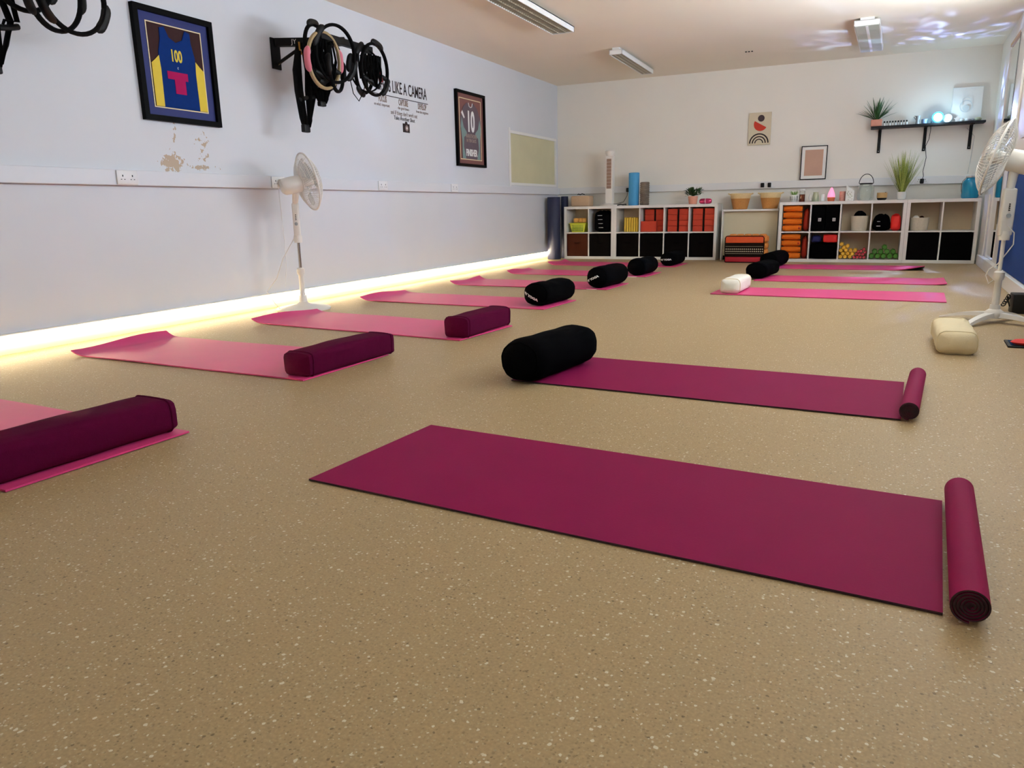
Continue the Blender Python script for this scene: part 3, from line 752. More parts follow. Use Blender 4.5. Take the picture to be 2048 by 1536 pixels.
# ---------------------------------------------------------------- cube shelves
H=.762
def cube_unit(label,x0,cols,yf):
    wd=.77 if cols==2 else 1.47
    t=thing('cube_shelf',label,'shelf unit',(x0,yf,0),0,None)
    D=.39; o=.038; i_=.016; cw=(wd-2*o-(cols-1)*i_)/cols
    g=MB(); g.box(0,wd,0,D,H-o,H,bev=.002); g.build('top_board','white_lam',t)
    g=MB(); g.box(0,wd,0,D,0,o,bev=.002); g.build('bottom_board','white_lam',t)
    for a,b in ((0,o),(wd-o,wd)): MB().box(a,b,0,D,o,H-o).build('side_board','white_lam',t)
    MB().box(o,wd-o,.002,D,H/2-i_/2,H/2+i_/2).build('middle_shelf','white_lam',t)
    for k in range(1,cols):
        x=o+k*cw+(k-1)*i_
        g=MB(); g.box(x,x+i_,.002,D,o,H/2-i_/2); g.box(x,x+i_,.002,D,H/2+i_/2,H-o); g.build('divider','white_lam',t)
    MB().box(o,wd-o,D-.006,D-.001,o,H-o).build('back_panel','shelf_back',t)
    return [x0+o+k*(cw+i_) for k in range(cols)],cw
YL,YR=10.613,10.444
cA,cw=cube_unit('white two by two cube shelf beside the dark blue rolls',-4.118,2,YL)
cB,_=cube_unit('white four by two cube shelf holding yellow and red blocks',-3.346,4,YL)
cC,_=cube_unit('white four by two cube shelf holding orange towels and dumbbells',-1.057,4,YR)
cD,_=cube_unit('white two by two cube shelf next to the mirror',.415,2,YR)
ZB,ZT=.038,.389   # floor of lower and upper cells
CH=.333
def bin_(label,x,y,m='dark_bin',z=ZB,h=.325,group='dark fabric bins in the lower cubes'):
    t=thing('storage_bin',label,'storage bin',(x+cw/2,y+.012,z+.001),0,group)
    g=MB(); w=cw/2-.003
    g.box(-w,w,0,.012,0,h,bev=.003); g.box(-w,w,.34,.352,0,h); g.box(-w,-w+.01,.012,.34,0,h); g.box(w-.01,w,.012,.34,0,h); g.box(-w,w,.012,.34,0,.01)
    g.build('body',m,t)
    g=MB(); g.tube([(-.04,-.001,h*.62),(-.03,-.006,h*.60),(.03,-.006,h*.60),(.04,-.001,h*.62)],.005,6); g.build('pull','black_fabric' if m!='black_fabric' else 'dark_bin',t,True)
    return t
bin_('dark brown fabric bin in the lowest cube beside the blue rolls',cA[0],YL,'brown_bin',group=None)
bin_('very dark brown fabric bin under the black bag',cA[1],YL,group=None)
for k,lab in enumerate(['black fabric bin under the yellow blocks','black fabric bin under the cube with a single front red block','black fabric bin under the two red stacks in the middle','black fabric bin in the end cube next to the cream boxing']):
    bin_(lab,cB[k],YL,group='black bins below the red blocks')
bin_('black fabric bin below the cream basket, at the two by two unit',cD[0],YR,group='black bins beside the mirror')
bin_('black fabric bin below the empty cube',cD[1],YR,group='black bins beside the mirror')
# yellow green basket
t=thing('plastic_basket','small lime yellow basket of orange foam pieces in an upper cube','basket',(cA[0]+cw/2-.005,YL+.10,ZT+.001))
g=MB(); wt,wb=.125,.095
g.loft([[(-wb,-.05,0),(wb,-.05,0),(wb,.10,0),(-wb,.10,0)],[(-wt,-.07,.135),(wt,-.07,.135),(wt,.12,.135),(-wt,.12,.135)]]); g.box(-wt-.006,wt+.006,-.078,-.066,.122,.135,bev=.003)
g.build('body','lime_plastic',t)
g=MB()
for i in range(9):
    for j in range(4): g.box(-.085+i*.02,-.078+i*.02,-.072-.0,-.0565-.0,.02+j*.024,.034+j*.024)
g.build('lattice_hole','leaf_grass',t)
for i,(dx,dy) in enumerate([(-.06,0),(.01,.02),(.07,.0)]):
    tag(MB().box(-.035,.035,-.03,.03,0,.07,bev=.018,seg=3,mtx=Matrix.Translation((cA[0]+cw/2+dx,YL+.12+dy,ZT+.137))@Matrix.Rotation(.2*i,4,'Z')).build('foam_piece','peach_foam',None,True),'orange foam piece heaped in the small lime yellow basket','foam piece','foam pieces in the lime basket')
# black bag
def soft(name,label,cat,x,y,z,w,d,h,m,seed=0,pw=3.,slump=.1,group=None):
    t=thing(name,label,cat,(x,y,z),0,group); r=random.Random(seed); rings=[]
    for i in range(13):
        u=i/12; s=(1-abs(2*u-1)**(pw+1.5))**(1/(pw)) if 0<u<1 else .45
        s=max(s,.45); ring=[]
        for k in range(28):
            a=2*PI*k/28; ca,sa=math.cos(a),math.sin(a)
            xx=math.copysign(abs(ca)**(2/pw),ca)*w/2*s*(1-slump*u*u); yy=math.copysign(abs(sa)**(2/pw),sa)*d/2*s*(1-slump*u)
            wv=1+.03*math.sin(4*a+seed+3*u)+.02*math.sin(9*a+seed*2-5*u)
            ring.append((xx*wv,yy*wv,u*h*(1+.04*math.sin(3*a+seed)*u)))
        rings.append(ring)
    MB().loft(rings).build('body',m,t,True); return t
b=soft('gym_bag','black rounded bag with four pale slits filling an upper cube','bag',cA[1]+.185,YL+.17,ZT+.001,.27,.28,.30,'black_fabric',2,4)
g=MB()
for i in range(4): g.box(-.045+.006*i*-1,.025-.006*i,-.143,-.136,.06+i*.058,.068+i*.058,bev=.003)
g.build('reflective_stripe','silver_tag',b)
# yellow blocks
for i in range(6):
    tag(MB().box(0,.0275,0,.14,0,.205-.006*(i%2),bev=.006,mtx=Matrix.Translation((cB[0]+.105+i*.0345,YL+.05,ZT+.001))).build('foam_block','yellow_block'),'yellow foam block stood on edge in a tight row in an upper cube','foam block','yellow foam blocks')
# red blocks
def red(x,y,z,sx=.145,sy=.228,sz=.077,lab='red foam block stacked flat in the upper cubes',grp='red foam blocks in stacks'):
    tag(MB().box(0,sx,0,sy,0,sz,bev=.004,mtx=Matrix.Translation((x,y,z))).build('yoga_block','red_block'),lab,'yoga block',grp)
for c in (1,2,3):
    n=['under the wall strip of shelf two','',''][0]
    for col,(dx,w_) in enumerate(((.035,.135),(.195,.135))):
        for k in range(4):
            cube={1:'behind the single front block',2:'in the third upper cube',3:'under the pink speaker'}[c]
            colw={0:'first',1:'second'}[col]
            red(cB[c]+dx,YL+(.13 if c==1 else .05),ZT+.001+k*.0785,w_,.22,lab='red foam block in the %s stack %s'%(colw,cube),grp='red blocks, %s stack %s'%(colw,cube))
red(cB[1]+.006,YL+.02,ZT+.001,.225,.077,.148,'single red foam block standing on edge before the red stacks',None)
# dark strips put in for the shade between the red stacks
for c,l in ((1,'behind the front red block'),(2,'between the two red stacks of the middle cube'),(3,'between the two red stacks of the end cube')):
    tag(MB().box(0,.022,0,.02,0,.30,bev=.004,mtx=Matrix.Translation((cB[c]+.1715,YL+(.135 if c==1 else .047),ZT+.001))).build('gap_shade','strap'),'dark strip for the shaded gap '+l,'strap')
# orange towels
def towel(x,y,z,L,seed,lab,hh=.079,spiral=False):
    t=thing('rolled_towel',lab,'towel',(x,y,z),0,'orange rolled towels, %s cube'%('upper' if z>ZT-.01 else 'lower'))
    r=random.Random(seed); rings=[]
    for i in range(15):
        u=i/14; s=1 if 0.08<u<.92 else .86
        rings.append([(u*L+.004*math.sin(k+seed),math.cos(2*PI*k/24)*.062*s*(1+.02*math.sin(3*u*PI+seed)),hh/2+math.copysign(abs(math.sin(2*PI*k/24))**.8,math.sin(2*PI*k/24))*hh/2*s*(1+.03*math.sin(7*u+seed+k*.5)*(math.sin(2*PI*k/24)>0))) for k in range(24)])
    MB().loft(rings).build('towelling','orange_towel',t,True)
    if spiral: MB().tube([(L-.012+.0*i,-.052+.002*i,hh/2)  for i in range(2)]+[(L-.03,-.06,hh/2)],.012,8).build('rolled_hollow','red_block',t,True)
    return t
ords=['lowest','second from bottom','third from bottom','topmost']
for k in range(4):
    towel(cC[0]+.012,YR+.085,ZT+.002+k*.0825,.225-.003*(k==0),k,'orange rolled towel, %s of its stack, upper cube'%ords[k],.080,k==0)
    towel(cC[0]+.010,YR+.085,ZB+.002+k*.080,.235-.004*k,k+7,'orange rolled towel, %s of its stack, lower cube'%ords[k],.077,k==2)
for z,l in ((ZT,'upper'),(ZB,'lower')):
    soft('red_cloth','dark red cloth folded behind the orange towels, %s cube'%l,'cloth',cC[0]+.286,YR+.22,z+.002,.075,.24,.28,'red_block',5,3)
# black bins with white tags
for i,lab in enumerate(('black box with a square white tag, beside the orange towels','black box with a square white tag, beside the cream basket')):
    t=thing('storage_box',lab,'box',(cC[1]+.003+.168*i,YR+.02,ZT+.001),0,None)
    MB().box(0,.160,0,.33,0,.315,bev=.006).build('body','black_fabric',t,True)
    MB().box(.082-.0,.118,-.003,-.0005,.125,.165,bev=.001).build('tag','silver_tag',t)
    g=MB(); g.frame(.09,.110,.135,.155,.004,-.0045,-.0032); g.build('tag_mark','black_plastic',t)
b=soft('holdall','large black holdall filling the cube below the tagged boxes','bag',cC[1]+.168,YR+.19,ZB+.001,.325,.33,.20,'black_fabric',9,5,.04)
soft('red_bag','bright red pouch on top of the black holdall','pouch',cC[1]+.245,YR+.12,ZB+.205,.175,.16,.105,'red_bag',4,5,.02)
soft('navy_cloth','navy blue cloth on the black holdall','cloth',cC[1]+.075,YR+.14,ZB+.205,.12,.14,.09,'navy_cloth',6,3,.1)
# rope baskets
def basket(x,y,label,w=.205,h=.185,stuff='black_fabric',st_lab='black cloth'):
    t=thing('rope_basket',label,'basket',(x,y,ZT+.001))
    pr=[(w*.40,0),(w*.44,.01),(w*.5,h*.95),(w*.5,h),(w*.47,h),(w*.46,h*.9),(w*.40,.012)]
    MB().lathe(pr,30).build('woven_body','rope_cream',t,True)
    return t
basket(cC[2]+.215,YR+.15,'cream woven basket heaped with black cloth, in the long unit')
soft('black_cloth','black cloth bulging out of the cream basket above the yellow dumbbells','cloth',cC[2]+.215,YR+.15,ZT+.125,.16,.16,.12,'black_fabric',12,2.2,.4)
basket(cD[0]+.118,YR+.15,'cream woven basket holding white and brown cloth, in the short unit',.215,.155)
soft('white_cloth','crumpled white cloth in the basket of the short unit','cloth',cD[0]+.075,YR+.13,ZT+.095,.10,.13,.085,'white_fabric',3,2.2,.4)
soft('brown_cloth','dark brown cloth in the basket of the short unit','cloth',cD[0]+.135,YR+.155,ZT+.095,.09,.12,.078,'brown_bin',8,2.2,.4)
b=soft('drawstring_bag','black shiny bag beside the red drawstring pouch','bag',cC[3]+.112,YR+.14,ZT+.001,.215,.22,.20,'black_fabric',15,3,.25)
g=MB(); g.box(-.05,-.015,-.104,-.098,.11,.118,bev=.002); g.box(-.055,-.01,-.112,-.106,.055,.064,bev=.002); g.build('reflective_stripe','silver_tag',b)
b=soft('drawstring_bag','bright red drawstring pouch in the upper cube above the green dumbbells','bag',cC[3]+.272,YR+.13,ZT+.001,.118,.18,.195,'red_bag',17,3.2,.08)
MB().tube([(-.03,-.05,.19),(-.01,-.07,.205),(.02,-.06,.20),(.03,-.05,.185)],.005,6).build('drawstring','red_bag',b,True)
# dumbbells, hexagonal ends toward the room
def dumbbell(x,y,z,R,m,L,lab,grp,ang):
    t=thing('dumbbell',lab,'dumbbell',(x,y,z),0,grp)
    X=Matrix.Rotation(-PI/2,4,'X')@Matrix.Rotation(ang,4,'Z')
    for a in (0,L-.045):
        MB().lathe([(R*.72,a),(R*.98,a+.008),(R,a+.02),(R,a+.035),(R*.85,a+.045)],6,X).build('end_weight',m,t)
    MB().lathe([(R*.45,.04),(R*.45,L-.04)],12,X).build('grip',m,t,True)
    return t
YEL=[(-.287,.224),(-.214,.201),(-.256,.181),(-.288,.146),(-.231,.150),(-.175,.146),(-.122,.147),(-.262,.106),(-.207,.108),(-.152,.104),(-.288,.067),(-.234,.068),(-.180,.068)]
PNK=[(-.021,.163),(-.052,.139),(-.084,.133),(-.001,.124),(-.103,.103),(-.067,.099),(-.027,.100),(-.128,.061),(-.092,.061),(-.055,.061),(-.014,.061)]
GRN=[(.211,.187),(.103,.134),(.172,.131),(.243,.131),(.312,.133),(.071,.077),(.139,.077),(.207,.077),(.275,.077),(.343,.079)]
first={}
for pts,R,m,L,lab,grp in ((YEL,.0262,'yellow_rubber',.16,'yellow hexagonal dumbbell stacked end on in a lower cube','yellow dumbbells'),
                          (PNK,.0185,'pink_rubber',.13,'small pink dumbbell stacked end on beside the yellow ones','pink dumbbells'),
                          (GRN,.0335,'green_rubber',.18,'green hexagonal dumbbell stacked end on in a lower cube','green dumbbells')):
    for i,(x,z) in enumerate(pts):
        if i==0: first[m]=dumbbell(x,YR+.06,z,R,m,L,lab,grp,.2)
        else: dup(first[m],(x,YR+.06,z))

# ---------------------------------------------------------------- boxed ledge between the cube units
t=thing('cream_boxing','cream boxed ledge against the wall between the two banks of cube shelves','boxing',(0,0,0))
MB().box(-1.80,-1.085,10.64,YB-.052,.655,.680,bev=.003).build('ledge_top','white_lam',t)
MB().box(-1.80,-1.10,10.72,10.735,.06,.654).build('front_board','cream_board',t)
MB().box(-1.815,-1.801,10.62,YB-.06,.0,.68).build('side_board','white_lam',t)
MB().box(-1.80,-1.10,10.74,10.76,.0,.059).build('plinth','black_wood',t)
# wicker planters
def wick(x,label):
    t=thing('wicker_basket',label,'basket',(x,10.79,.681),0,'wicker baskets on the cream boxing')
    MB().lathe([(.088,0),(.095,.004),(.125,.135),(.130,.150),(.118,.150),(.085,.01)],32).build('woven_body','wicker',t,True)
    MB().lathe([(.122,.136),(.130,.145),(.134,.205),(.128,.212),(.122,.205),(.116,.150)],32,cap=False).build('folded_rim','jute',t,True)
    for s in (-1,1):
        MB().tube([(s*.120,-.03,.190),(s*.150,-.025,.205),(s*.160,0,.208),(s*.150,.025,.205),(s*.120,.03,.190)],.009,8).build('handle','jute',t,True)
wick(-1.605,'orange wicker basket with a pale rim, directly above the folded cushion')
wick(-1.215,'orange wicker basket with a pale rim, just under the double socket plugs')

# folded triangular cushion (patterned)
t=thing('folding_mattress','orange and black patterned folding mattress on the floor before the boxing','folding mattress',(-1.44,10.19,0))
W=.245
def band(z0,z1,m,name,y=-.0,bev=.01): return MB().box(-W,W,y,.30,z0,z1,bev=bev,seg=3).build(name,m,t,True)
band(.0,.075,'thai_red','red_band'); band(.255,.345,'thai_orange','orange_band'); band(.0755,.2545,'thai_black','black_band',bev=.004)
g=MB()
for z in (.146,.176):
    for i in range(19):
        x=-W+.018+i*.0255; g.prism([(x-.009,z),(x,z+.009),(x+.009,z),(x,z-.009)],-.004,.0,'y')
for z in (.210,.118): g.box(-W+.004,W-.004,-.002,.0,z-.0012,z+.0012)
g.build('woven_pattern','thai_cream',t)
g=MB(); rr=.02
g.tube([(-W+rr,-.003,.006),(-W+.004,-.003,rr),(-W+.001,-.003,.32),(-W+rr,-.003,.343),(W-rr,-.003,.343),(W-.001,-.003,.32),(W-.001,-.003,.02),(W-rr,-.003,.006)],.006,6,closed=True); g.build('piping','thai_black',t,True)
g=MB()
for k in range(4):
    for y in (.05,.13,.21):
        g.lathe([(.0,-.045),(.035,-.035),(.045,0),(.035,.035),(0,.045)],12,Matrix.Translation((W+.008,y,.045+k*.085))@Matrix.Rotation(PI/2,4,'Y')@Matrix.Diagonal((1,1,.65,1)))
g.build('tufted_side','thai_side',t,True)
g=MB()
for k in range(5):
    g.lathe([(.0,-.03),(.045,-.02),(.05,0),(.04,.03),(0,.035)],12,Matrix.Translation((-.17+k*.095,.17,.345))@Matrix.Diagonal((1,1.6,.6,1)))
g.build('tufted_top','thai_side',t,True)

# dark blue foam rolls in the corner
def vroll(name,label,x,y,z,r,h,m,turns=5,cat='foam mat'):
    t=thing(name,label,cat,(x,y,z))
    MB().lathe([(r*.97,0),(r,.005),(r,h-.005),(r*.97,h)],32).build('rolled_foam',m,t,True)
    g=MB(); g.tube([((.004+(r*.9-.004)*i/80)*math.cos(i*turns*2*PI/80),(.004+(r*.9-.004)*i/80)*math.sin(i*turns*2*PI/80),h+.0005) for i in range(81)],.0012,4); g.build('spiral_edge','black_plastic',t)
    return t
vroll('foam_mat','thick dark blue foam mat rolled upright in the corner by the cube shelf',-4.235,10.50,0,.098,.905,'blue_foam')
vroll('foam_mat','slimmer dark blue foam mat rolled upright behind the thick one',-4.18,10.80,0,.055,.915,'blue_foam')
# light blue and grey foam rollers on the shelf
vroll('foam_mat','light blue mat rolled and stood upright on the cube shelf',-3.095,10.76,H,.076,.455,'sky_foam')
t=vroll('foam_roller','ridged brown grey foam roller upright beside the light blue roll',-2.930,10.74,H,.062,.320,'grey_foam',cat='foam roller')
g=MB()
for k in range(11): g.lathe([(.062,.012+k*.028),(.0665,.018+k*.028),(.0665,.028+k*.028),(.062,.034+k*.028)],24,cap=False)
g.build('ridge','grey_foam',t,True)
# tan storage basket with a band on top
t=thing('fabric_basket','tan fabric basket low behind the tower fan end of the shelf','basket',(-3.89,10.78,H))
MB().box(-.145,.145,-.10,.10,0,.155,bev=.02,seg=3).build('body',mat('tan_cloth',(.55,.38,.24),.85),t,True)
tag(MB().tube([(-3.93,10.69,.935),(-3.91,10.68,.944),(-3.885,10.68,.932),(-3.86,10.68,.945),(-3.82,10.69,.935)],.006,6).build('black_strap','strap',None,True),'short black strap lying over the tan fabric basket','strap')
# tower fan
t=thing('tower_fan','white tower fan with a slatted front, standing on the cube shelf','tower fan',(-3.45,10.74,H))
MB().lathe([(.135,0),(.14,.006),(.135,.014),(.08,.024),(.06,.034)],36).build('foot','fan_white',t,True)
g=MB()
prof=[(-.050,-.05),(.050,-.05),(.060,-.02),(.05,.05),(-.05,.05),(-.060,-.02)]
g.prism(prof,.03,.70); tb=g.build('casing','fan_white',t,True)
MB().box(-.034,.034,-.0545,-.0505,.245,.66,bev=.001).build('air_grille',mat('grille_tan',(.30,.19,.14),.6),t)
g=MB()
for k in range(8): g.box(-.034,.034,-.057,-.055,.285+k*.047,.288+k*.047)
g.build('slat','fan_white',t)
MB().lathe([(.052,.70),(.056,.712),(.070,.735),(.072,.765),(.060,.778),(0,.782)],28).build('top_handle','fan_white',t,True)
# black plug adapter lying on the shelf
t=thing('cable_tangle','black cable end lying on the shelf beside the light blue roll','cable',(-3.27,10.69,H))
MB().tube([(-.05,0,.008),(0,.01,.02),(.04,-.01,.012),(.08,.0,.02),(.075,.02,.008)],.007,6).build('coil','black_plastic',t,True)

# plants
def leaf(g,base,d,L,w,droop,n=7,twist=0.,tip=.05):
    base=Vector(base); d=Vector(d).normalized(); side=d.cross(Vector((0,0,1)))
    if side.length<.05: side=Vector((1,0,0))
    side.normalize(); pts=[];p=base.copy();v=d.copy()
    vs=[];fs=[]
    for i in range(n+1):
        u=i/n; ww=w*(math.sin(PI*(.12+.88*u)*.98)**.7 if u<1 else tip)*.5
        if i==n: ww=w*.04
        s2=(side*math.cos(twist*u)+v.cross(side)*math.sin(twist*u))
        vs+= [p-s2*ww,p+v.cross(side)*ww*.35,p+s2*ww]
        p=p+v*(L/n); v=(v+Vector((0,0,-droop/n))).normalized()
    for i in range(n):
        a=i*3; fs+=[(a,a+1,a+4,a+3),(a+1,a+2,a+5,a+4)]
    g._add(vs,fs)
# leafy pot
t=thing('potted_plant','small bushy dark green plant in a pink pot on the cube shelf','potted plant',(-2.232,10.70,H))
MB().lathe([(.050,0),(.055,.005),(.066,.10),(.064,.108),(.056,.108),(.05,.09)],28).build('pot','pink_pot',t,True)
g=MB(); r=random.Random(4)
for i in range(170):
    a=r.uniform(0,2*PI); e_=r.uniform(.05,1.25); R_=r.uniform(.02,.09)
    b=(R_*math.cos(a)*1.15,R_*math.sin(a)*.9,.115+r.uniform(0,.085))
    leaf(g,b,(math.cos(a)*math.cos(e_),math.sin(a)*math.cos(e_),math.sin(e_)),r.uniform(.03,.055),.026,.5,4)
g.tube([(0,0,.08),(.0,0,.16)],.02,8)
g.build('foliage','leaf_dark',t)
# pink shiny case
t=thing('speaker','shiny pink oval speaker lying beside the pink pot','speaker',(-2.055,10.69,H+.037))
MB().lathe([(0,-.085),(.022,-.082),(.034,-.065),(.037,-.03),(.037,.03),(.034,.065),(.022,.082),(0,.085)],28,Matrix.Rotation(PI/2,4,'Y')).build('body','pink_shiny',t,True)
MB().lathe([(.0375,-.004),(.0385,0),(.0375,.004)],28,Matrix.Rotation(PI/2,4,'Y'),cap=False).build('seam','silver_tag',t,True)

# items on the towel cube unit
HZ=H
t=thing('potted_grass','short green grass in a ribbed white pot, end item above the towels','potted plant',(-.905,10.62,HZ))
MB().lathe([(.038,0),(.042,.006),(.048,.085),(.045,.09),(.038,.088)],28).build('pot','white_ceramic',t,True)
g=MB()
for k in range(14):
    a=2*PI*k/14; g.cyl((.0425*math.cos(a),.0425*math.sin(a),.018),(.0475*math.cos(a),.0475*math.sin(a),.075),.003,n=5)
g.build('rib','black_plastic',t,True)
g=MB(); r=random.Random(8)
for i in range(40):
    a=r.uniform(0,2*PI); e_=r.uniform(.7,1.5); leaf(g,(.02*math.cos(a),.02*math.sin(a),.085),(math.cos(a)*math.cos(e_),math.sin(a)*math.cos(e_),math.sin(e_)),r.uniform(.05,.085),.007,.5,4)
g.build('blades','leaf_grass',t)
t=thing('candle_jar','amber candle jar with a white lid','candle jar',(-.805,10.62,HZ))
MB().lathe([(.034,0),(.036,.004),(.036,.095)],28).build('amber_body','amber_glass',t,True)
MB().lathe([(.036,.0955),(.036,.135),(.032,.140)],28).build('glass_neck','glass',t,True)
MB().lathe([(.037,.141),(.038,.146),(.038,.160),(.036,.163)],28).build('lid','white_ceramic',t,True)
t=thing('pitcher','sage green pitcher with a white handle, between the candle jar and the pink diffuser','pitcher',(-.64,10.62,HZ))
MB().lathe([(.044,0),(.046,.005),(.040,.07),(.030,.105),(.034,.118),(.030,.118)],28).build('body','sage_ceramic',t,True)
MB().tube([(-.038,0,.095),(-.070,0,.09),(-.078,0,.055),(-.066,0,.015),(-.045,0,.012)],.009,8).build('handle','white_ceramic',t,True)
t=MB().lathe([(.022,0),(.026,.004),(.026,.075),(.018,.092),(0,.094)],24,Matrix.Translation((-.555,10.60,HZ))).build('ceramic_bottle','white_ceramic',None,True); tag(t,'small white rounded bottle touching the sage pitcher','bottle')
t=thing('oil_diffuser','glowing pink cone diffuser on a terracotta base','diffuser',(-.455,10.62,HZ))
MB().lathe([(.036,0),(.040,.004),(.046,.045),(.045,.050)],28).build('base','terracotta',t,True)
MB().lathe([(.045,.0505),(.044,.075),(.036,.105),(.018,.150),(.006,.172),(0,.175)],28).build('glowing_cone','diffuser_pink',t,True)
t=tag(MB().lathe([(.034,0),(.035,.002),(.035,.118),(.033,.12)],28,Matrix.Translation((-.325,10.64,HZ))).build('patterned_tin','card_pink',None,True),'pink speckled round tin beside the leaf patterned box','tin')
t=thing('tissue_box','white box with a sage leaf pattern and a folded tissue on top','box',(-.235,10.60,HZ))
MB().box(-.048,.048,-.048,.048,0,.125,bev=.003).build('body','paper',t)
g=MB(); r=random.Random(3)
for i in range(16):
    x,z=r.uniform(-.036,.036),r.uniform(.012,.112); a=r.uniform(0,PI)
    g.prism([(x+.010*math.cos(a+q_)*(1 if q_%PI<.1 else .4),z+.010*math.sin(a+q_)*(1 if q_%PI<.1 else .4)) for q_ in (0,PI/2,PI,3*PI/2)],-.0505,-.0482,'y')
g.build('leaf_print','sage_ceramic',t)
MB().loft([[(-.03,-.006,.126),(.035,-.006,.126),(.035,.006,.126),(-.03,.006,.126)],[(-.05,-.004,.17),(.01,-.01,.15),(.01,.004,.15),(-.05,.008,.17)],[(-.05,0,.205),(-.035,-.004,.185),(-.033,.002,.185),(-.048,.004,.205)]]).build('tissue','paper',t)
t=thing('glass_lantern','round greenish glass jar lantern with a black hoop handle','lantern',(-.06,10.66,HZ))
MB().lathe([(.075,0),(.088,.006),(.096,.03),(.098,.12),(.092,.165),(.074,.19),(.070,.20),(.066,.20),(.070,.188),(.088,.163),(.094,.12),(.092,.03),(.080,.010),(0,.010)],36,cap=False).build('glass_body','glass',t,True)
MB().lathe([(.072,.198),(.078,.202),(.078,.212),(.070,.214),(.066,.205)],32,cap=False).build('neck_ring','black_metal',t,True)
MB().tube([(.082*math.cos(a),0,.208+.115*math.sin(a)) for a in [PI*i/20 for i in range(21)]],.0042,8).build('hoop_handle','black_metal',t,True)
t=thing('wooden_speaker','small round speaker, pale wood above a black base','speaker',(.13,10.62,HZ))
MB().lathe([(.038,0),(.050,.006),(.056,.024),(.057,.028)],32).build('black_base','black_plastic',t,True)
MB().lathe([(.0575,.0285),(.059,.045),(.059,.088),(.056,.092),(0,.092)],32).build('wooden_drum','wood_pale',t,True)
MB().box(.03,.045,-.01,.01,.093,.098,bev=.002).build('button','black_plastic',t)
t=thing('striped_grass','tall yellow green zebra striped grass in a round white pot','potted plant',(.345,10.60,HZ))
MB().lathe([(.036,0),(.046,.006),(.052,.05),(.053,.092),(.050,.095),(.046,.09)],32).build('pot','white_ceramic',t,True)
def stripe_mat():
    m=mat('zebra_leaf',(.5,.5,.1),.5,noise=.0); nt=m.node_tree; N=nt.nodes; L=nt.links; b=N['Principled BSDF']
    tc=[n for n in N if n.type=='TEX_COORD'][0]; w=N.new('ShaderNodeTexWave'); w.bands_direction='Z'; w.inputs['Scale'].default_value=14; w.inputs['Distortion'].default_value=16; w.inputs['Detail Scale'].default_value=14
    L.new(tc.outputs['Object'],w.inputs['Vector']); cr=N.new('ShaderNodeValToRGB'); cr.color_ramp.elements[0].position=.42; cr.color_ramp.elements[0].color=(.05,.14,.02,1); cr.color_ramp.elements[1].position=.55; cr.color_ramp.elements[1].color=(.62,.66,.14,1)
    L.new(w.outputs['Fac'],cr.inputs[0]); L.new(cr.outputs[0],b.inputs['Base Color'])
stripe_mat()
g=MB(); r=random.Random(12)
for i in range(150):
    a=r.uniform(0,2*PI); e_=r.uniform(1.02,1.55); L_=r.uniform(.25,.52)
    leaf(g,(.03*math.cos(a)*r.random(),.03*math.sin(a)*r.random(),.08),(math.cos(a)*math.cos(e_),.7*math.sin(a)*math.cos(e_),math.sin(e_)),L_*(.8+.2*math.sin(e_)),.010,.12,7)
g.build('blades','zebra_leaf',t)
t=thing('blue_jar','turquoise glass jar with a wire handle beside the mirror','glass jar',(1.075,10.62,HZ))
MB().lathe([(.078,0),(.088,.006),(.092,.03),(.092,.17),(.084,.20),(.062,.222),(.056,.228),(.056,.245)],36).build('glass_body','blue_glass',t,True)
MB().lathe([(.060,.240),(.062,.245),(.062,.258),(.052,.262)],28).build('lid','silver_tag',t,True)
MB().tube([(-.060,-.02,.235),(-.095,-.04,.20),(-.103,-.05,.14),(-.098,-.05,.085),(-.090,-.045,.06)],.003,6).build('wire_handle','black_metal',t,True)

# ---------------------------------------------------------------- pictures on back wall
def pic(name,label,cat,x0,x1,z0,z1,lean=0.): 
    return thing(name,label,cat,((x0+x1)/2,YB,(z0+z1)/2))
t=pic('canvas_print','cream abstract canvas with a plum disc, red half disc and black arches','picture',-1.575,-1.285,1.527,1.945)
MB().box(-.145,.145,-.024,-.001,-.209,.209,bev=.002).build('canvas','print_cream',t)
MB().prism(arc(.015,.133,.043,0,2*PI,36)[:-1],-.0262,-.0245,'y').build('disc','print_plum',t)
a=-.52
MB().prism(arc(.010,.058,.088,PI+a,2*PI+a,28),-.0258,-.0245,'y').build('half_disc','print_red',t)
for k,(ra,rb) in enumerate(((.128,.110),(.092,.076),(.058,.044))):
    o=arc(-.002,-.186,ra,0,PI,28); i_=arc(-.002,-.186,rb,PI,0,28)
    g=MB(); n=len(o); vs=[Vector((x,-.0258,z)) for x,z in o]+[Vector((x,-.0258,z)) for x,z in i_[::-1]]+[Vector((x,-.0243,z)) for x,z in o]+[Vector((x,-.0243,z)) for x,z in i_[::-1]]
    fs=[]
    for j in range(n-1): fs+=[(j,j+1,n+j+1,n+j),(2*n+j,3*n+j,3*n+j+1,2*n+j+1),(j,2*n+j,2*n+j+1,j+1),(n+j,n+j+1,3*n+j+1,3*n+j)]
    g._add(vs,fs); g.build('arch','print_black',t)
t=pic('framed_print','thin black framed print with a plain pinkish tan sheet','picture',-.877,-.555,1.049,1.478)
g=MB(); g.frame(-.161,.161,-.2145,.2145,.010,-.055,-.036); g.build('frame','frame_black',t)
MB().box(-.152,.152,-.047,-.040,-.205,.205).build('mount_board','paper',t)
MB().box(-.112,.112,-.0485,-.0472,-.165,.165).build('tan_sheet','print_tan',t)

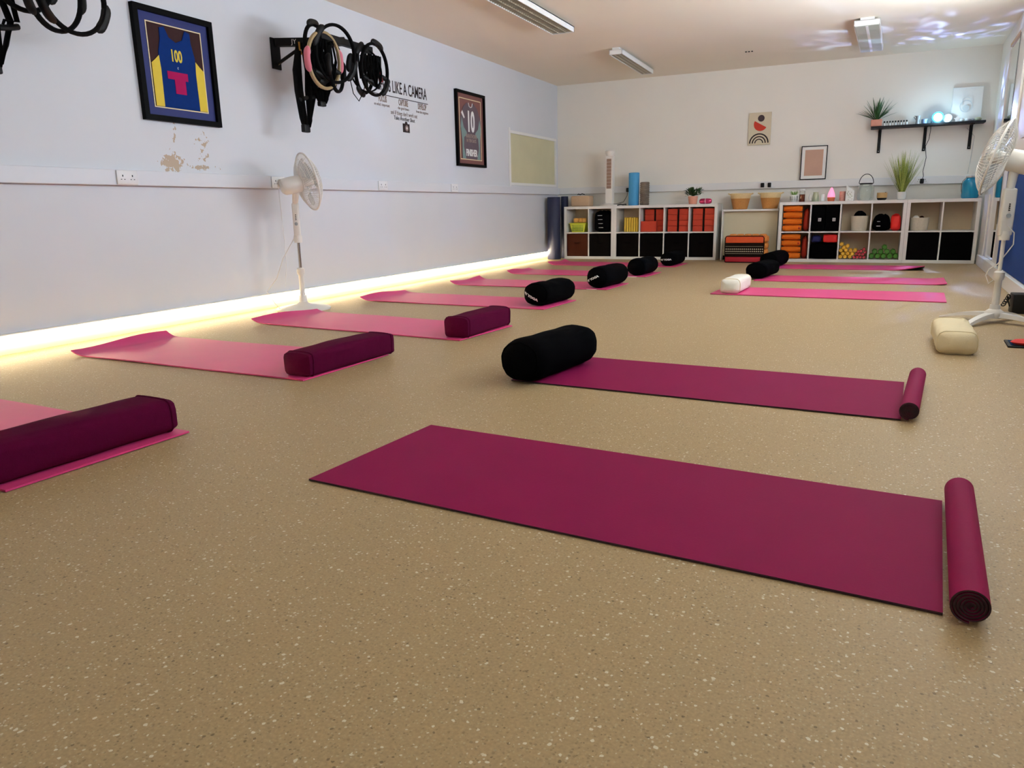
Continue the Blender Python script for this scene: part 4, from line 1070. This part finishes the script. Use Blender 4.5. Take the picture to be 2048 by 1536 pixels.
# ---------------------------------------------------------------- black wall shelf and what stands on it
SZ=1.664
t=thing('wall_shelf','black shelf on three brackets near the corner, crowded with ornaments','shelf',(0,YB,0))
MB().box(-.063,1.170,-.215,-.001,SZ-.026,SZ,bev=.002).build('board','black_wood',t)
for x in (.045,.555,1.045):
    g=MB(); g.box(x-.018,x+.018,-.012,-.001,1.35,SZ-.027); g.box(x-.018,x+.018,-.19,-.012,SZ-.036,SZ-.0265)
    g.prism([(-.012,SZ-.037),(-.12,SZ-.037),(-.012,SZ-.16)],x-.004,x+.004,'x')
    br=g.build('bracket','black_metal',t)
    MB().cyl((x,-.0155,1.372),(x,-.012,1.372),.004).build('screw','silver_tag',br)
def onshelf(name,label,cat,x,y=-.13): return thing(name,label,cat,(x,YB+y,SZ))
t=onshelf('spiky_plant','spiky dark green plant in a coral pink pot at the end of the black shelf','potted plant',-.005)
g=MB(); g.box(-.065,.065,-.06,.06,0,.085,bev=.012,seg=3); g.build('pot','pink_pot',t,True)
g=MB(); r=random.Random(21)
for i in range(46):
    a=r.uniform(0,2*PI); e_=r.uniform(.35,1.5); leaf(g,(.015*math.cos(a),.015*math.sin(a),.08),(math.cos(a)*math.cos(e_),.45*math.sin(a)*math.cos(e_),math.sin(e_)),r.uniform(.17,.29)*(.9 if e_<.8 else 1),.020,.25,8)
g.build('leaves','leaf_green',t)
# row of small bottles
t=thing('mini_bottle','tiny white oil bottle with a black cap in a row on the black shelf','bottle',(.085,YB-.16,SZ),0,'tiny bottles on the black shelf')
MB().lathe([(.011,0),(.012,.003),(.012,.030),(.007,.037)],16).build('bottle_body','white_ceramic',t,True)
MB().lathe([(.009,.0375),(.009,.056),(.007,.058)],16).build('cap','black_plastic',t,True)
for i in range(1,9): dup(t,(.085+.031*i,YB-.16+.004*(i%2),SZ))
t=onshelf('hourglass_mug','tall grey flared mug between the tiny bottles and the blue cup','mug',.455)
MB().lathe([(.022,0),(.026,.004),(.020,.045),(.026,.10),(.024,.10),(.017,.045)],24).build('body','mug_grey',t,True)
MB().tube([(-.018,0,.085),(-.04,0,.105),(-.045,0,.09),(-.022,0,.055)],.005,6).build('handle','mug_grey',t,True)
t=tag(MB().lathe([(.022,0),(.030,.006),(.033,.055),(.030,.055),(.026,.01)],24,Matrix.Translation((.525,YB-.14,SZ))).build('tealight_cup','mug_blue',None,True),'small blue grey cup beside the glowing lamp','cup')
t=tag(MB().lathe([(.024,0),(.030,.006),(.030,.05),(.026,.065),(.022,.065)],24,Matrix.Translation((.588,YB-.09,SZ))).build('glass_tealight','glass',None,True),'clear glass tealight holder half hidden by the glowing lamp','candle holder')
# star projector lamp
t=onshelf('projector_lamp','glowing cyan projector lamp with a white drum on the black shelf','lamp',.665,-.12)
X=Matrix.Translation((0,-.02,.068))@Matrix.Rotation(PI/2,4,'X')
MB().lathe([(0,-.06),(.045,-.055),(.055,-.03),(.055,.02),(.058,.035)],32,X).build('housing','lamp_ring',t,True)
MB().lathe([(.058,.0352),(.062,.040),(.060,.048),(.048,.048)],32,X,cap=False).build('bezel','lamp_ring',t,True)
MB().lathe([(.046,.036),(.044,.046),(.03,.055),(0,.060)],32,X).build('lens','lamp_glow',t,True)
MB().box(-.03,.03,-.04,.03,0,.014,bev=.004).build('base','white_ceramic',t,True)
t=tag(MB().lathe([(0,-.02),(.048,-.018),(.052,0),(.048,.02),(.034,.024),(.030,.018),(.018,.018),(.016,.026),(0,.027)],32,Matrix.Translation((.775,YB-.10,SZ+.053))@Matrix.Rotation(PI/2,4,'X')).build('white_clock','white_ceramic',None,True),'small round white clock standing beside the glowing lamp','clock')
# leaning white canvas
t=thing('white_plaque','plain white canvas with a faint round motif leaning on the black shelf','picture',(.962,YB-.045,SZ))
X=Matrix.Rotation(-.06,4,'X')
MB().box(-.155,.165,-.010,.010,0.001,.405,bev=.003,mtx=X).build('canvas','paper',t)
g=MB(); g.frame(-.155,.165,.001,.405,.006,-.014,-.0105); g.build('edge_rim','white_ceramic',t,xf=X)
mo=mat('faint_motif',(.66,.70,.70),.6,noise=.1)
g=MB(); g.lathe([(.060,0),(.066,.001),(.072,0)],36,X@Matrix.Translation((.0,-.0112,.185))@Matrix.Rotation(PI/2,4,'X'),cap=False); g.prism(arc(0,.165,.036,0,2*PI,24)[:-1],-.0125,-.0108,'y'); g.tube([(-.05,-.0118,.20),(-.045,-.0118,.27),(0,-.0118,.29),(.045,-.0118,.27),(.05,-.0118,.20)],.003,5)
g.build('motif','faint_motif',t)
# star ornament and pebbles
t=onshelf('star_ornament','silver grey star ornament before the leaning white canvas','ornament',.875,-.155)
g=MB(); pts=[]
for i in range(10):
    rr=.040 if i%2==0 else .019; a=PI/2+i*PI/5; pts.append((rr*math.cos(a),.0335+rr*math.sin(a)))
g.prism(pts,-.008,.008,'y'); g.build('star','silver_tag',t)
for i,(x,rx,rz_,lab,m) in enumerate([(.925,.028,.020,'white pebble beside the star ornament','stone_white'),(.985,.034,.021,'larger white pebble in the middle of the pebble line','stone_white'),(1.035,.022,.016,'small grey pebble between the white one and the shell','mug_grey'),(1.095,.038,.022,'grey green shell at the mirror end of the black shelf','sage_ceramic')]):
    g=MB(); n=9; g.lathe([(rx*math.sin(PI*k/n),-rz_*math.cos(PI*k/n)) for k in range(n+1)],20,Matrix.Translation((x,YB-.15,SZ+rz_))@Matrix.Diagonal((1,.8,1,1)),cap=False)
    tag(g.build('pebble' if i<3 else 'shell',m,None,True),lab,'pebble' if i<3 else 'shell')
# thin fairy light wires
tag(MB().tube([(1.00,YB-.006,1.60),(1.09,YB-.006,1.50),(1.085,YB-.006,1.36),(1.075,YB-.006,1.20),(1.06,YB-.055,1.06)],.0022,5).build('thin_wire','mug_grey',None,True),'thin grey wire hanging down the wall below the shelf end','wire')

# ---------------------------------------------------------------- ceiling lights (off)
def lum(label,c,W,L,rz,kind,Hh=.075):
    t=thing('ceiling_light',label,'ceiling light',(c[0],c[1],ZC),rz,'ceiling lights, all switched off')
    g=MB(); w=W/2; l=L/2
    g.box(-w*.55,w*.55,-l,l,-.03,-.001,bev=.003)
    g.build('mounting_plate','white_gloss',t)
    g=MB(); g.box(-w,-w+.008,-l,l,-Hh,-.022); g.box(w-.008,w,-l,l,-Hh,-.022); g.box(-w,w,-l,-l+.012,-Hh,-.022); g.box(-w,w,l-.012,l,-Hh,-.022); g.box(-w,w,-l,l,-.03,-.022)
    g.build('housing','white_gloss',t)
    if kind=='louvre':
        g=MB(); n=int(L/.042)
        for i in range(1,n): y=-l+i*L/n; g.box(-w+.009,w-.009,y-.002,y+.002,-Hh+.002,-.040)
        for x in (-w*.33,w*.33): g.box(x-.002,x+.002,-l+.013,l-.013,-Hh+.001,-.038)
        g.build('louvre','louvre_metal',t)
        for x in (-w*.5,w*.5): MB().cyl((x,-l+.03,-.034),(x,l-.03,-.034),.0045,n=12).build('tube','paper',t,True)
    else:
        MB().box(-w+.009,w-.009,-l+.013,l-.013,-Hh-.004,-Hh+.004,bev=.003).build('diffuser','diffuser',t)
        MB().box(-.012,.012,-l+.02,l-.02,-Hh-.007,-Hh-.0045).build('centre_line','paper',t)
    return t
lum('louvred ceiling light cut by the top of the photo, nearest the training rings',(-2.92,6.75),.235,1.55,0,'louvre')
lum('slim ceiling light ending just before the wall above the tower fan',(-2.79,9.55),.155,1.50,.02,'louvre')
lum('ceiling light with a flat grey panel, above the black wall shelf',(-.145,9.47),.235,1.50,-.03,'panel')
t=thing('ceiling_fixing','three small black screw heads in the ceiling near the back wall','fixing',(-1.45,9.85,ZC))
for k in range(3): MB().cyl((-.035+.035*k,0,-.010),(-.035+.035*k,0,-.001),.010,n=10).build('screw_head','black_plastic',t,True)

# ---------------------------------------------------------------- things at the right floor edge
t=thing('tablet','dark framed tablet lying on the floor at the edge of the photo','tablet',(.86,4.60,0),-.05)
MB().box(-.15,.15,-.105,.105,.0,.009,bev=.003).build('case','black_plastic',t,True)
MB().box(-.135,.135,-.09,.09,.0092,.0104).build('screen','tablet_screen',t)
t=tag(MB().lathe([(0,0),(.05,.004),(.06,.014),(.045,.026),(0,.032)],28,Matrix.Translation((.795,4.555,.0105))@Matrix.Diagonal((1.25,.8,1,1)),cap=False).build('red_case','red_bag',None,True),'red oval case resting on the tablet','case')
t=thing('floor_speaker','black box speaker on the floor below the blue board, cut by the photo edge','speaker',(.985,5.95,0))
MB().box(-.07,.09,-.07,.07,0,.13,bev=.006).build('box_body','black_plastic',t,True)
pts=[(-.075,.0,.04)]+[(-.085-.012*math.cos(i*.9),.0+.2*i/30,.10-.09*i/30+.012*math.sin(i*.9)+.012) for i in range(0,30)]
MB().tube(pts,.004,6).build('coiled_cord','black_plastic',t,True)
tag(MB().tube([(xr(6.6)-.075,6.9,.006),(xr(6.6)-.09,6.5,.006),(.99,6.2,.006),(1.0,5.9,.006)][0:3],.005,6).build('floor_cable','black_plastic',None,True),'black cable running along the foot of the white wall duct','cable')

# ---------------------------------------------------------------- light
w=bpy.data.worlds.new('World'); S.world=w; w.use_nodes=True
bg=w.node_tree.nodes['Background']; bg.inputs[0].default_value=(.62,.80,1.0,1); bg.inputs[1].default_value=3.0
for i,(x0,x1) in enumerate(WIN):      # daylight through the windows
    la=bpy.data.lights.new('window_daylight','AREA'); la.shape='RECTANGLE'; la.size=x1-x0-.1; la.size_y=wz1-wz0-.1
    la.energy=(26,12,5)[i]; la.color=(.62,.80,1.0)
    o=bpy.data.objects.new('window_daylight',la); COL.objects.link(o)
    o.matrix_world=RW@Matrix.Translation(((x0+x1)/2,.14,(wz0+wz1)/2))@Matrix.Rotation(-PI/2-math.radians(24),4,'X')
    la=bpy.data.lights.new('ceiling_fill','AREA'); la.shape='RECTANGLE'; la.size=x1-x0-.1; la.size_y=wz1-wz0-.2   # added fill with no source of its own, tilted up to brighten the ceiling
    la.energy=(88,40,18)[i]; la.color=(.86,.92,1.0)
    o=bpy.data.objects.new('ceiling_fill',la); COL.objects.link(o)
    o.matrix_world=RW@Matrix.Translation(((x0+x1)/2,.16,(wz0+wz1)/2-.1))@Matrix.Rotation(-PI/2-math.radians(50),4,'X')
# the strip light's throw over floor and wall foot
la=bpy.data.lights.new('strip_glow','AREA'); la.shape='RECTANGLE'; la.size=13.4; la.size_y=.012; la.energy=175; la.color=(1.,.80,.47)
o=bpy.data.objects.new('strip_glow',la); COL.objects.link(o)
o.matrix_world=Matrix.Translation((XL+.026,3.95,.094))@Matrix.Rotation(PI/2,4,'Z')@Matrix.Rotation(math.radians(90-4),4,'X')
# projector lamp: patterned throw
la=bpy.data.lights.new('projector_throw','SPOT'); la.energy=230; la.spot_size=math.radians(150); la.spot_blend=.4; la.shadow_soft_size=.03; la.use_nodes=True
nt=la.node_tree; N=nt.nodes; L=nt.links; em=[n for n in N if n.type=='EMISSION'][0]
tc=N.new('ShaderNodeTexCoord'); n1=N.new('ShaderNodeTexNoise'); n1.inputs['Scale'].default_value=5.5; n1.inputs['Detail'].default_value=3; n1.inputs['Distortion'].default_value=1.2
cr=N.new('ShaderNodeValToRGB'); e=cr.color_ramp.elements; e[0].position=.50; e[0].color=(.0,.0,.0,1); e[1].position=.72; e[1].color=(.45,.65,1.,1)
m_=e.new(.62); m_.color=(.06,.08,.25,1)
L.new(tc.outputs['Normal'],n1.inputs['Vector']); L.new(n1.outputs['Fac'],cr.inputs[0]); L.new(cr.outputs[0],em.inputs['Color'])
o=bpy.data.objects.new('projector_throw',la); COL.objects.link(o); o.location=(.665,YB-.225,SZ+.07)
o.rotation_euler=Vector((-.02,-1,-.0)).to_track_quat('-Z','Y').to_euler()
la=bpy.data.lights.new('projector_glow','POINT'); la.energy=4; la.color=(.50,.80,1.); la.shadow_soft_size=.04
o=bpy.data.objects.new('projector_glow',la); COL.objects.link(o); o.location=(.68,YB-.27,SZ+.06)

# ---------------------------------------------------------------- camera
cam=bpy.data.cameras.new('camera'); co=bpy.data.objects.new('camera',cam); COL.objects.link(co)
yaw,pitch,roll,h,fpx=.44293,.23189,-.02067,.75085,1484.18
F=Vector((-math.sin(yaw)*math.cos(pitch),math.cos(yaw)*math.cos(pitch),-math.sin(pitch)))
R0=Vector((math.cos(yaw),math.sin(yaw),0)); U0=R0.cross(F)
R1=math.cos(roll)*R0+math.sin(roll)*U0; U1=-math.sin(roll)*R0+math.cos(roll)*U0
m=Matrix((R1,U1,-F)).transposed().to_4x4(); m.translation=Vector((0,0,h)); co.matrix_world=m
cam.sensor_width=36; cam.lens=36*fpx/2048; cam.clip_start=.02; cam.clip_end=100
S.camera=co
S.view_settings.view_transform='Standard'; S.view_settings.look='None'; S.view_settings.gamma=1; S.view_settings.exposure=0.38
try: S.view_settings.use_curve_mapping=False
except Exception: pass
